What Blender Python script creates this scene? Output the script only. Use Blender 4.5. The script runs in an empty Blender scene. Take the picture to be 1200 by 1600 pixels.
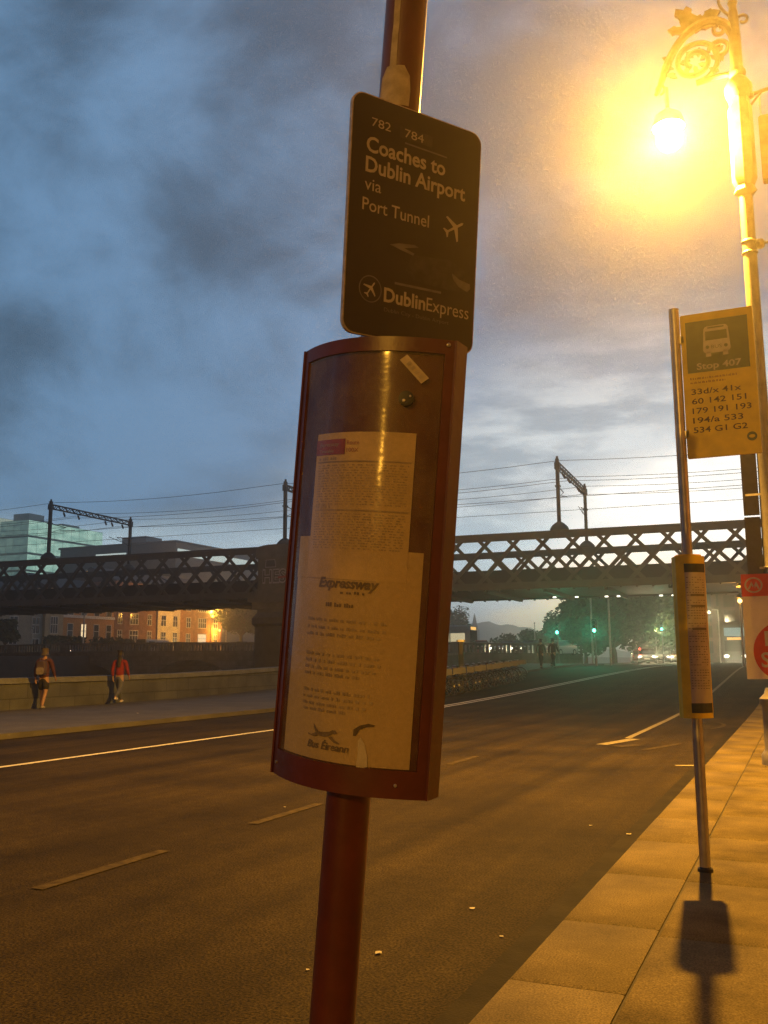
import bpy, bmesh, math, random
from mathutils import Vector, Matrix
random.seed(7)
SC = bpy.context.scene
COL = SC.collection
PI = math.pi

# ------------------------------------------------------------------ camera
F, YAW, PIT, ROLL, EYE = 1450.0, math.radians(24), math.radians(9.05), math.radians(0.3), 1.5
ax = Vector((-math.sin(YAW), math.cos(YAW), 0)); rt = Vector((math.cos(YAW), math.sin(YAW), 0)); zz = Vector((0, 0, 1))
fw = ax * math.cos(PIT) + zz * math.sin(PIT); u0 = zz * math.cos(PIT) - ax * math.sin(PIT)
CR = rt * math.cos(ROLL) - u0 * math.sin(ROLL); CU = u0 * math.cos(ROLL) + rt * math.sin(ROLL)
EYEP = Vector((0, 0, EYE))
cd = bpy.data.cameras.new('camera'); cam = bpy.data.objects.new('camera', cd); COL.objects.link(cam)
cd.sensor_fit = 'VERTICAL'; cd.sensor_height = 24; cd.lens = 24 * F / 1600
cd.clip_start = 0.05; cd.clip_end = 6000
m = Matrix((CR, CU, -fw)).transposed().to_4x4(); m.translation = EYEP; cam.matrix_world = m
SC.camera = cam

def ray(px, py): return fw + CR * ((px - 600) / F) - CU * ((py - 800) / F)
def at(px, py, d): v = ray(px, py); return EYEP + v * (d / v.dot(ax))          # point seen there, d metres ahead
def onz(px, py, z=0.0): v = ray(px, py); return EYEP + v * ((z - EYE) / v.z)      # point of a level plane
def onx(px, py, X): v = ray(px, py); return EYEP + v * (X / v.x)
def ony(px, py, Y): v = ray(px, py); return EYEP + v * (Y / v.y)

# ------------------------------------------------------------------ world: dusk sky with cloud
W = bpy.data.worlds.new('World'); SC.world = W; W.use_nodes = True
nt = W.node_tree; nt.nodes.clear()
def nd(t, **k):
    n = nt.nodes.new(t)
    for a, b in k.items(): setattr(n, a, b)
    return n
def lk(a, b): nt.links.new(a, b)
def mth(op, a, b=None, c=None, clamp=False):
    n = nd('ShaderNodeMath', operation=op, use_clamp=clamp)
    for i, v in enumerate((a, b, c)):
        if v is None: continue
        if hasattr(v, 'links'): lk(v, n.inputs[i])
        else: n.inputs[i].default_value = v
    return n.outputs[0]
def mixc(f, a, b, mode='MIX'):
    n = nd('ShaderNodeMix', data_type='RGBA', blend_type=mode)
    for i, v in ((0, f), (6, a), (7, b)):
        if hasattr(v, 'links'): lk(v, n.inputs[i])
        elif i == 0: n.inputs[0].default_value = v
        else: n.inputs[i].default_value = (*v, 1)
    return n.outputs[2]
def ss(x, lo, hi):
    n = nd('ShaderNodeMapRange', interpolation_type='SMOOTHSTEP'); lk(x, n.inputs[0])
    n.inputs[1].default_value = lo; n.inputs[2].default_value = hi; n.inputs[3].default_value = 0; n.inputs[4].default_value = 1
    return n.outputs[0]
tc = nd('ShaderNodeTexCoord'); sep = nd('ShaderNodeSeparateXYZ'); lk(tc.outputs['Generated'], sep.inputs[0])
dx, dy, dz = sep.outputs
den = mth('ADD', mth('MAXIMUM', dz, 0.0), 0.30)
cu = mth('DIVIDE', dx, den); cv = mth('DIVIDE', dy, den)
cmb = nd('ShaderNodeCombineXYZ'); lk(cu, cmb.inputs[0]); lk(cv, cmb.inputs[1])
def noise(vec, scale, detail, rough=.5, off=(0, 0, 0), stretch=(1, 1, 1), dist=0.0):
    mp = nd('ShaderNodeMapping'); mp.inputs['Location'].default_value = off; mp.inputs['Scale'].default_value = stretch; lk(vec, mp.inputs[0])
    n = nd('ShaderNodeTexNoise'); lk(mp.outputs[0], n.inputs['Vector']); n.inputs['Scale'].default_value = scale
    n.inputs['Detail'].default_value = detail; n.inputs['Roughness'].default_value = rough; n.inputs['Distortion'].default_value = dist
    return n.outputs['Fac']
n1 = noise(cmb.outputs[0], .95, 5, .45, (3.1, 7.7, 0), dist=.3)
n2 = noise(tc.outputs['Generated'], 4.6, 9, .58, (1.3, .4, 2), (1, 1, 1.5), dist=.3)
n3 = noise(tc.outputs['Generated'], 9, 6, .6, (0, 0, 5), (1, 1, 4))
SUNAZ = math.radians(6.0)                           # sunset glow: a little left of the road direction
sx, sy = -math.sin(SUNAZ), math.cos(SUNAZ)
tperp = mth('ADD', mth('MULTIPLY', dx, sy), mth('MULTIPLY', dy, -sx))       # sideways from the glow
tfwd = mth('ADD', mth('MULTIPLY', dx, sx), mth('MULTIPLY', dy, sy))
# blue-grey overcast, soft lighter gaps
cl = mth('ADD', mth('MULTIPLY', n1, .60), mth('MULTIPLY', n2, .40))
gap = ss(cl, .43, .60)
over = mixc(gap, (.058, .116, .190), (.165, .325, .545))
# towards the sunset side the cloud is warmer and paler
side = mth('MULTIPLY', ss(tperp, -.62, .10), ss(tfwd, -.1, .3))
warm = mixc(gap, (.125, .155, .215), (.290, .400, .580))
over = mixc(mth('MULTIPLY', side, .85), over, warm)
# opening above the horizon
wob = mth('MULTIPLY', mth('SUBTRACT', cl, .5), .55)
q = mth('ADD', mth('POWER', mth('DIVIDE', tperp, .50), 2.0), mth('POWER', mth('DIVIDE', dz, .36), 2.0))
q = mth('ADD', q, mth('MULTIPLY', wob, 1.6))
op = mth('MULTIPLY', mth('SUBTRACT', 1.0, ss(q, .35, 1.15)), ss(tfwd, 0, .3))
pale = mixc(ss(n3, .35, .65), (.40, .52, .62), (.85, .95, 1.0))
sk = mixc(op, over, pale)
# pale band low along the whole western horizon
band = mth('MULTIPLY', mth('SUBTRACT', 1.0, ss(mth('ADD', dz, mth('MULTIPLY', wob, .28)), .10, .17)), ss(tfwd, .1, .5))
sk = mixc(band, sk, mixc(ss(n3, .3, .7), (.56, .76, .90), (.85, 1.08, 1.18)))
# bright white-cream core on the horizon
q2 = mth('ADD', mth('POWER', mth('DIVIDE', mth('SUBTRACT', tperp, .04), .24), 2.0), mth('POWER', mth('DIVIDE', dz, .23), 2.0))
q2 = mth('ADD', q2, mth('MULTIPLY', mth('SUBTRACT', n3, .5), 1.3))
core = mth('MULTIPLY', mth('SUBTRACT', 1.0, ss(q2, .35, 1.2)), ss(tfwd, 0, .3))
cream = mixc(ss(dz, .04, .13), (2.3, 1.85, 1.0), (1.9, 1.85, 1.7))
sk = mixc(core, sk, cream)
sk = mixc(mth('MULTIPLY', ss(dz, .62, .80), .8), sk, (.022, .030, .050))
sk = mixc(mth('SUBTRACT', 1.0, ss(tfwd, -.75, .15)), sk, (.030, .045, .080))
bgc = nd('ShaderNodeBackground'); lk(sk, bgc.inputs[0]); bgc.inputs[1].default_value = 1.0
nish = nd('ShaderNodeTexSky', sky_type='NISHITA', sun_disc=False)
nish.sun_elevation = math.radians(0.6); nish.sun_rotation = math.radians(360 - 6.0)
bgs = nd('ShaderNodeBackground'); lk(nish.outputs[0], bgs.inputs[0]); bgs.inputs[1].default_value = 0.05
mx = nd('ShaderNodeMixShader'); mx.inputs[0].default_value = .88
lk(bgs.outputs[0], mx.inputs[1]); lk(bgc.outputs[0], mx.inputs[2])
wo = nd('ShaderNodeOutputWorld'); lk(mx.outputs[0], wo.inputs[0])

# last light from the sunset sky, nearly gone
sl = bpy.data.lights.new('sun', 'SUN'); sl.energy = 0.06; sl.angle = math.radians(15); sl.color = (1, .8, .6)
so = bpy.data.objects.new('sun', sl); COL.objects.link(so)
so.rotation_euler = Vector((-sx, -sy, -.05)).to_track_quat('-Z', 'Y').to_euler()

SC.view_settings.view_transform = 'Standard'; SC.view_settings.look = 'None'
SC.view_settings.exposure = 0; SC.view_settings.gamma = 1
SC.render.engine = 'CYCLES'
SC.cycles.max_bounces = 6; SC.cycles.diffuse_bounces = 2; SC.cycles.glossy_bounces = 3; SC.cycles.transmission_bounces = 4
SC.cycles.transparent_max_bounces = 12; SC.cycles.volume_bounces = 0
SC.cycles.sample_clamp_indirect = 4; SC.cycles.caustics_reflective = False; SC.cycles.caustics_refractive = False
SC.cycles.use_denoising = True; SC.cycles.denoising_prefilter = 'NONE'; SC.cycles.denoising_input_passes = 'RGB_ALBEDO_NORMAL'
HAZE = .0019

# ------------------------------------------------------------------ materials
MATS = {}
def mat(name, col, rough=.75, var=.22, scale=4.0, bump=.15, bscale=40.0, metal=0.0, stretch=(1, 1, 1), spec=.5, speck=0.0):
    if name in MATS: return MATS[name]
    mt = bpy.data.materials.new(name); mt.use_nodes = True; t = mt.node_tree; p = t.nodes['Principled BSDF']
    p.inputs['Roughness'].default_value = rough; p.inputs['Metallic'].default_value = metal; p.inputs['Specular IOR Level'].default_value = spec
    c = t.nodes.new('ShaderNodeTexCoord'); mp = t.nodes.new('ShaderNodeMapping'); mp.inputs['Scale'].default_value = stretch
    t.links.new(c.outputs['Object'], mp.inputs[0])
    n = t.nodes.new('ShaderNodeTexNoise'); n.inputs['Scale'].default_value = scale; n.inputs['Detail'].default_value = 6; n.inputs['Roughness'].default_value = .6
    t.links.new(mp.outputs[0], n.inputs['Vector'])
    r = t.nodes.new('ShaderNodeValToRGB'); r.color_ramp.elements[0].position = .3; r.color_ramp.elements[1].position = .7
    r.color_ramp.elements[0].color = (*[x * (1 - var) for x in col], 1); r.color_ramp.elements[1].color = (*[min(1, x * (1 + var)) for x in col], 1)
    t.links.new(n.outputs['Fac'], r.inputs[0]); out = r.outputs[0]
    if speck:
        n2 = t.nodes.new('ShaderNodeTexNoise'); n2.inputs['Scale'].default_value = 110; n2.inputs['Detail'].default_value = 5; n2.inputs['Roughness'].default_value = .7
        t.links.new(c.outputs['Object'], n2.inputs['Vector'])
        mr = t.nodes.new('ShaderNodeMapRange'); mr.inputs[1].default_value = .35; mr.inputs[2].default_value = .65; mr.inputs[3].default_value = 1 - speck; mr.inputs[4].default_value = 1 + speck
        t.links.new(n2.outputs['Fac'], mr.inputs[0])
        mm = t.nodes.new('ShaderNodeMix'); mm.data_type = 'RGBA'; mm.blend_type = 'MULTIPLY'; mm.inputs[0].default_value = 1
        t.links.new(out, mm.inputs[6]); t.links.new(mr.outputs[0], mm.inputs[7]); out = mm.outputs[2]
    t.links.new(out, p.inputs['Base Color'])
    if bump:
        b = t.nodes.new('ShaderNodeTexNoise'); b.inputs['Scale'].default_value = bscale; b.inputs['Detail'].default_value = 4
        t.links.new(c.outputs['Object'], b.inputs['Vector'])
        bp = t.nodes.new('ShaderNodeBump'); bp.inputs['Strength'].default_value = bump; bp.inputs['Distance'].default_value = .01
        t.links.new(b.outputs['Fac'], bp.inputs['Height']); t.links.new(bp.outputs[0], p.inputs['Normal'])
    MATS[name] = mt; return mt
def lamplight(parent, loc, col, watts, r, spot=None, aim=(0, -1, 0)):
    l = bpy.data.lights.new('lamp_light', 'SPOT' if spot else 'POINT'); l.energy = watts; l.color = col; l.shadow_soft_size = r
    if spot: l.spot_size = math.radians(spot); l.spot_blend = .7
    o = bpy.data.objects.new('lamp_light', l); COL.objects.link(o); o.parent = parent; o.location = loc
    if spot: o.rotation_euler = Vector(aim).to_track_quat('-Z', 'Y').to_euler()
    return o
def glowmat(name, col, strength):      # lit frosted glass round a lamp: the lamp's light passes through it
    if name in MATS: return MATS[name]
    mt = bpy.data.materials.new(name); mt.use_nodes = True; t = mt.node_tree; t.nodes.clear()
    e = t.nodes.new('ShaderNodeEmission'); e.inputs[0].default_value = (*col, 1); e.inputs[1].default_value = strength
    tr = t.nodes.new('ShaderNodeBsdfTransparent'); a = t.nodes.new('ShaderNodeAddShader'); t.links.new(e.outputs[0], a.inputs[0]); t.links.new(tr.outputs[0], a.inputs[1])
    o = t.nodes.new('ShaderNodeOutputMaterial'); t.links.new(a.outputs[0], o.inputs[0]); mt.cycles.emission_sampling = 'NONE'; MATS[name] = mt; return mt
def emat(name, col, strength):
    if name in MATS: return MATS[name]
    mt = bpy.data.materials.new(name); mt.use_nodes = True; t = mt.node_tree; t.nodes.clear()
    e = t.nodes.new('ShaderNodeEmission'); e.inputs[0].default_value = (*col, 1); e.inputs[1].default_value = strength
    o = t.nodes.new('ShaderNodeOutputMaterial'); t.links.new(e.outputs[0], o.inputs[0]); mt.cycles.emission_sampling = 'NONE'; MATS[name] = mt; return mt
def brickmat(name, c1, c2, mortar, bw, bh, msize=.012, rough=.85, axis='XZ'):
    if name in MATS: return MATS[name]
    mt = bpy.data.materials.new(name); mt.use_nodes = True; t = mt.node_tree; p = t.nodes['Principled BSDF']; p.inputs['Roughness'].default_value = rough
    c = t.nodes.new('ShaderNodeTexCoord'); s = t.nodes.new('ShaderNodeSeparateXYZ'); k = t.nodes.new('ShaderNodeCombineXYZ')
    t.links.new(c.outputs['Object'], s.inputs[0]); t.links.new(s.outputs['XYZ'.index(axis[0])], k.inputs[0]); t.links.new(s.outputs['XYZ'.index(axis[1])], k.inputs[1])
    b = t.nodes.new('ShaderNodeTexBrick'); t.links.new(k.outputs[0], b.inputs['Vector'])
    b.inputs['Color1'].default_value = (*c1, 1); b.inputs['Color2'].default_value = (*c2, 1); b.inputs['Mortar'].default_value = (*mortar, 1)
    b.inputs['Scale'].default_value = 1; b.inputs['Brick Width'].default_value = bw; b.inputs['Row Height'].default_value = bh; b.inputs['Mortar Size'].default_value = msize
    n = t.nodes.new('ShaderNodeTexNoise'); n.inputs['Scale'].default_value = 1.3; n.inputs['Detail'].default_value = 8; t.links.new(c.outputs['Object'], n.inputs['Vector'])
    mr = t.nodes.new('ShaderNodeMapRange'); mr.inputs[1].default_value = .3; mr.inputs[2].default_value = .7; mr.inputs[3].default_value = .6; mr.inputs[4].default_value = 1.25
    t.links.new(n.outputs['Fac'], mr.inputs[0])
    mm = t.nodes.new('ShaderNodeMix'); mm.data_type = 'RGBA'; mm.blend_type = 'MULTIPLY'; mm.inputs[0].default_value = 1
    t.links.new(b.outputs['Color'], mm.inputs[6]); t.links.new(mr.outputs[0], mm.inputs[7]); t.links.new(mm.outputs[2], p.inputs['Base Color'])
    bp = t.nodes.new('ShaderNodeBump'); bp.inputs['Strength'].default_value = .4; bp.inputs['Distance'].default_value = .02
    t.links.new(b.outputs['Fac'], bp.inputs['Height']); bp.invert = True; t.links.new(bp.outputs[0], p.inputs['Normal'])
    MATS[name] = mt; return mt
def covermat():
    mt = bpy.data.materials.new('clear_plastic'); mt.use_nodes = True; t = mt.node_tree; t.nodes.clear()
    o = t.nodes.new('ShaderNodeOutputMaterial'); mx = t.nodes.new('ShaderNodeMixShader'); tr = t.nodes.new('ShaderNodeBsdfTransparent'); g = t.nodes.new('ShaderNodeBsdfGlossy')
    tr.inputs[0].default_value = (.88, .85, .78, 1); g.inputs['Roughness'].default_value = .13
    fr = t.nodes.new('ShaderNodeFresnel'); fr.inputs[0].default_value = 1.42
    c = t.nodes.new('ShaderNodeTexCoord'); mp = t.nodes.new('ShaderNodeMapping'); mp.inputs['Scale'].default_value = (.6, .6, 1); t.links.new(c.outputs['Object'], mp.inputs[0])
    n = t.nodes.new('ShaderNodeTexNoise'); n.inputs['Scale'].default_value = 14; n.inputs['Detail'].default_value = 3; t.links.new(mp.outputs[0], n.inputs['Vector'])
    b = t.nodes.new('ShaderNodeBump'); b.inputs['Strength'].default_value = .35; b.inputs['Distance'].default_value = .004
    t.links.new(n.outputs['Fac'], b.inputs['Height']); t.links.new(b.outputs[0], g.inputs['Normal'])
    lim = t.nodes.new('ShaderNodeMath'); lim.operation = 'MINIMUM'; lim.inputs[1].default_value = .13; t.links.new(fr.outputs[0], lim.inputs[0])
    df = t.nodes.new('ShaderNodeBsdfDiffuse'); df.inputs[0].default_value = (.42, .33, .19, 1); fm = t.nodes.new('ShaderNodeMixShader')
    dn = t.nodes.new('ShaderNodeTexNoise'); dn.inputs['Scale'].default_value = 7; dn.inputs['Detail'].default_value = 9; dn.inputs['Roughness'].default_value = .7; t.links.new(c.outputs['Object'], dn.inputs['Vector'])
    dr = t.nodes.new('ShaderNodeMapRange'); dr.inputs[1].default_value = .38; dr.inputs[2].default_value = .75; dr.inputs[3].default_value = .03; dr.inputs[4].default_value = .32; t.links.new(dn.outputs['Fac'], dr.inputs[0])
    t.links.new(dr.outputs[0], fm.inputs[0]); t.links.new(tr.outputs[0], fm.inputs[1]); t.links.new(df.outputs[0], fm.inputs[2])
    t.links.new(lim.outputs[0], mx.inputs[0]); t.links.new(fm.outputs[0], mx.inputs[1]); t.links.new(g.outputs[0], mx.inputs[2]); t.links.new(mx.outputs[0], o.inputs[0])
    MATS['clear_plastic'] = mt; return mt

SOD = (1.0, .46, .045)         # sodium lamp colour
maroon = mat('maroon_paint', (.090, .018, .011), .38, .25, 9, .12, 30)
maroon_in = mat('maroon_panel', (.085, .018, .013), .55, .15, 6, .05, 30)
navy = mat('navy_sign_face', (.020, .018, .020), .42, .25, 5, .05, 30)
white_l = mat('pale_lettering', (.40, .38, .35), .5, .12, 30, 0)
grey_l = mat('faded_print', (.13, .13, .15), .5, .3, 30, 0)
alu = mat('sign_edge_metal', (.45, .42, .40), .5, .3, 60, .2, 120, .3)
paper = mat('paper', (.62, .50, .30), .8, .16, 7, .1, 20, speck=.06)
ink = mat('ink', (.20, .165, .13), .8, .3, 20, 0)
ink2 = mat('faded_ink', (.43, .37, .28), .8, .3, 20, 0)
redink = mat('red_print', (.30, .055, .05), .7, .25, 20, 0)
steel = mat('galvanised_steel', (.42, .40, .38), .38, .2, 12, .05, 60, .75)
yellow_b = mat('bright_yellow_paint', (.74, .55, .014), .5, .18, 8, .05, 30)
yellow = mat('yellow_paint', (.54, .38, .014), .5, .18, 8, .05, 30)
green_p = mat('green_panel', (.030, .055, .030), .5, .2, 10, 0)
asphalt = None
black = mat('black_paint', (.02, .02, .02), .5, .3, 10, .1)
darkiron = mat('dark_iron', (.017, .016, .015), .6, .35, 3, .2, 20)
bridgeiron = mat('bridge_iron', (.048, .046, .043), .65, .35, 1.2, .2, 10)
granite = brickmat('granite_blocks', (.068, .074, .080), (.086, .093, .10), (.034, .037, .040), 1.3, .45, .012, .85, 'YZ')
granite_c = mat('granite_coping', (.125, .135, .145), .8, .3, 2.5, .3, 25, speck=.15)
limest = brickmat('limestone_blocks', (.10, .095, .085), (.13, .12, .11), (.05, .05, .045), 1.1, .5, .015, .9, 'XZ')
flag = mat('paving_stone', (.102, .080, .034), .85, .45, 2.3, .25, 55, speck=.5, spec=.1)
kerbst = mat('kerb_granite', (.106, .083, .037), .8, .45, 1.4, .25, 60, speck=.55, spec=.1)
joint = mat('joint_dirt', (.045, .04, .035), .95, .3, 8)
paint = mat('road_paint', (.55, .54, .50), .7, .25, 14, .3, 90)
paint_mid = mat('half_worn_paint', (.22, .20, .16), .75, .4, 12, .3, 90, spec=.06)
paint_worn = mat('worn_road_paint', (.050, .039, .020), .8, .45, 10, .3, 90, spec=.06)
foliage = [mat('foliage_%s' % n, c, .7, .4, 3, 0) for n, c in (('dark', (.020, .044, .014)), ('mid', (.032, .066, .020)), ('light', (.046, .090, .027)))]
bark = mat('bark', (.07, .055, .04), .9, .3, 6, .4, 20)
skin_m = mat('skin', (.30, .18, .13), .6, .1, 10, 0)
glassd = mat('dark_glass', (.02, .024, .028), .12, .2, 3, 0)
rubber = mat('rubber', (.02, .02, .02), .8, .2, 8)

# ------------------------------------------------------------------ mesh helpers
class MB:
    def __init__(s): s.v = []; s.f = []
    def add(s, vs, fs):
        b = len(s.v); s.v += [Vector(v) for v in vs]; s.f += [tuple(i + b for i in f) for f in fs]; return s
    def box(s, x0, x1, y0, y1, z0, z1, M=None):
        vs = [Vector((x, y, z)) for z in (z0, z1) for x, y in ((x0, y0), (x1, y0), (x1, y1), (x0, y1))]
        if M is not None: vs = [M @ v for v in vs]
        return s.add(vs, [(3, 2, 1, 0), (4, 5, 6, 7), (0, 1, 5, 4), (1, 2, 6, 5), (2, 3, 7, 6), (3, 0, 4, 7)])
    def bar(s, p, q, w, t, up=(0, 1, 0)):      # box from p to q, w across (in plane), t along up
        p, q = Vector(p), Vector(q); d = (q - p).normalized(); up = Vector(up)
        if abs(d.dot(up)) > .98: up = Vector((1, 0, 0))
        n = (up - d * up.dot(d)).normalized(); c = d.cross(n) * (w / 2); n = n * (t / 2)
        vs = [p - c - n, p + c - n, p + c + n, p - c + n, q - c - n, q + c - n, q + c + n, q - c + n]
        return s.add(vs, [(3, 2, 1, 0), (4, 5, 6, 7), (0, 1, 5, 4), (1, 2, 6, 5), (2, 3, 7, 6), (3, 0, 4, 7)])
    def tube(s, pts, r, n=10, closed=False):
        pts = [Vector(p) for p in pts]; N = len(pts); rs = r if isinstance(r, (list, tuple)) else [r] * N
        prev = None; rings = []
        for i, p in enumerate(pts):
            if closed: d = pts[(i + 1) % N] - pts[i - 1]
            else: d = pts[min(i + 1, N - 1)] - pts[max(i - 1, 0)]
            d.normalize()
            if prev is None:
                a = Vector((0, 0, 1)) if abs(d.z) < .9 else Vector((1, 0, 0)); prev = d.cross(a).normalized()
            a = (prev - d * prev.dot(d))
            a = a.normalized() if a.length > 1e-6 else d.orthogonal().normalized(); prev = a; b = d.cross(a)
            rings.append([p + (a * math.cos(2 * PI * k / n) + b * math.sin(2 * PI * k / n)) * rs[i] for k in range(n)])
        fs = []
        for i in range(N if closed else N - 1):
            j = (i + 1) % N
            for k in range(n): fs.append((i * n + k, i * n + (k + 1) % n, j * n + (k + 1) % n, j * n + k))
        if not closed: fs += [tuple(reversed(range(n))), tuple((N - 1) * n + k for k in range(n))]
        return s.add([v for R in rings for v in R], fs)
    def lathe(s, prof, c=(0, 0, 0), n=20, M=None):
        c = Vector(c); vs = []
        for r, z in prof:
            for k in range(n):
                v = Vector((r * math.cos(2 * PI * k / n), r * math.sin(2 * PI * k / n), z)); v = (M @ v if M is not None else v) + c; vs.append(v)
        N = len(prof); fs = [(i * n + k, i * n + (k + 1) % n, (i + 1) * n + (k + 1) % n, (i + 1) * n + k) for i in range(N - 1) for k in range(n)]
        fs += [tuple(reversed(range(n))), tuple((N - 1) * n + k for k in range(n))]
        return s.add(vs, fs)
    def ball(s, c, r, n=12, sq=(1, 1, 1)):
        vs = []; c = Vector(c); m_ = n // 2
        for i in range(1, m_):
            th = PI * i / m_
            for k in range(n): vs.append(c + Vector((r * sq[0] * math.sin(th) * math.cos(2 * PI * k / n), r * sq[1] * math.sin(th) * math.sin(2 * PI * k / n), r * sq[2] * math.cos(th))))
        fs = [(i * n + k, (i + 1) * n + k, (i + 1) * n + (k + 1) % n, i * n + (k + 1) % n) for i in range(m_ - 2) for k in range(n)]
        b = len(vs); vs += [c + Vector((0, 0, r * sq[2])), c - Vector((0, 0, r * sq[2]))]
        fs += [(b, k, (k + 1) % n) for k in range(n)] + [(b + 1, (m_ - 2) * n + (k + 1) % n, (m_ - 2) * n + k) for k in range(n)]
        return s.add(vs, fs)
    def prism(s, poly, f):            # poly 2d outline, f(x,y,k) -> 3d for k=0 (front) and 1 (back)
        n = len(poly); vs = [f(x, y, 0) for x, y in poly] + [f(x, y, 1) for x, y in poly]
        return s.add(vs, [tuple(range(n)), tuple(reversed(range(n, 2 * n)))] + [(i, n + i, n + (i + 1) % n, (i + 1) % n) for i in range(n)])
    def flat(s, poly, f): return s.add([f(x, y) for x, y in poly], [tuple(range(len(poly)))])
    def build(s, name, m, parent=None, smooth=True, inv=None, fix=True):
        me = bpy.data.meshes.new(name)
        vs = s.v if inv is None else [inv @ v for v in s.v]
        me.from_pydata([tuple(v) for v in vs], [], s.f); me.materials.append(m)
        if fix:
            bm = bmesh.new(); bm.from_mesh(me); bmesh.ops.recalc_face_normals(bm, faces=bm.faces); bm.to_mesh(me); bm.free()
        if smooth:
            me.shade_smooth(); me.set_sharp_from_angle(angle=math.radians(38))
        o = bpy.data.objects.new(name, me); COL.objects.link(o)
        if parent is not None: o.parent = parent
        return o
def tag(o, label=None, cat=None, group=None, kind=None):
    for k, v in (('label', label), ('category', cat), ('group', group), ('kind', kind)):
        if v: o[k] = v
    return o
def empty(name, loc=(0, 0, 0), rz=0.0, label=None, cat=None, group=None, M=None):
    o = bpy.data.objects.new(name, None); COL.objects.link(o); o.empty_display_size = .3
    if M is not None: o.matrix_world = M
    else: o.location = loc; o.rotation_euler = (0, 0, rz)
    return tag(o, label, cat, group)
def copy_tree(o, parent=None, depth=0):
    c = o.copy(); COL.objects.link(c)
    if parent is not None: c.parent = parent
    for ch in KIDS(o): copy_tree(ch, c, depth + 1)
    return c
def KIDS(o): return [x for x in list(bpy.data.objects) if x.parent == o]
def rrect(w, h, r, n=6):
    out = []
    for cx, cy, a in ((w / 2 - r, h / 2 - r, 0), (-w / 2 + r, h / 2 - r, 90), (-w / 2 + r, -h / 2 + r, 180), (w / 2 - r, -h / 2 + r, 270)):
        for k in range(n + 1):
            t = math.radians(a + 90 * k / n); out.append((cx + r * math.cos(t), cy + r * math.sin(t)))
    return out
def text2d(txt, size, bold=0.0, shear=0.0, spacing=1.0, align='LEFT'):
    c = bpy.data.curves.new('lettering', 'FONT'); c.body = txt; c.size = size; c.offset = bold * size; c.shear = shear; c.space_character = spacing; c.align_x = align; c.resolution_u = 3
    o = bpy.data.objects.new('lettering', c); COL.objects.link(o)
    dg = bpy.context.evaluated_depsgraph_get(); me = bpy.data.meshes.new_from_object(o.evaluated_get(dg))
    vs = [(v.co.x, v.co.y) for v in me.vertices]; fs = [tuple(p.vertices) for p in me.polygons]
    bpy.data.objects.remove(o); bpy.data.curves.remove(c); bpy.data.meshes.remove(me)
    return vs, fs
def put_text(mb, txt, x, y, cap, f, width=None, **k):     # cap height; optional exact width; f(x,y)->3d
    vs, fs = text2d(txt, cap / .70, **k)
    if width and vs:
        x0 = min(v[0] for v in vs); x1 = max(v[0] for v in vs); s = width / max(1e-6, x1 - x0); vs = [((v[0] - x0) * s, v[1]) for v in vs]
    mb.add([f(x + a, y + b) for a, b in vs], fs)
def plane_icon(cx, cy, s, ang):
    P = [(0, 1), (.09, .85), (.09, .35), (.95, -.12), (.95, -.28), (.09, -.02), (.07, -.6), (.34, -.82), (.34, -.94), (0, -.84)]
    P = P + [(-x, y) for x, y in reversed(P[1:-1])]
    c, n = math.cos(ang), math.sin(ang); return [(cx + s * (x * c - y * n), cy + s * (x * n + y * c)) for x, y in P]
def wordbars(mb, x0, x1, y, h, f, seed, fill=1.0):         # a line of print too small to read
    r = random.Random(seed); x = x0
    while x < x1 * fill + x0 * (1 - fill):
        w = r.uniform(.006, .028); w = min(w, x1 - x)
        n = max(1, int(w / .006))
        for i in range(n):
            a = x + w * i / n; b = x + w * (i + .72) / n; hh = h * r.uniform(.6, 1)
            mb.add([f(a, y), f(b, y), f(b, y + hh), f(a, y + hh)], [(0, 1, 2, 3)])
        x += w + .006

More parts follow.
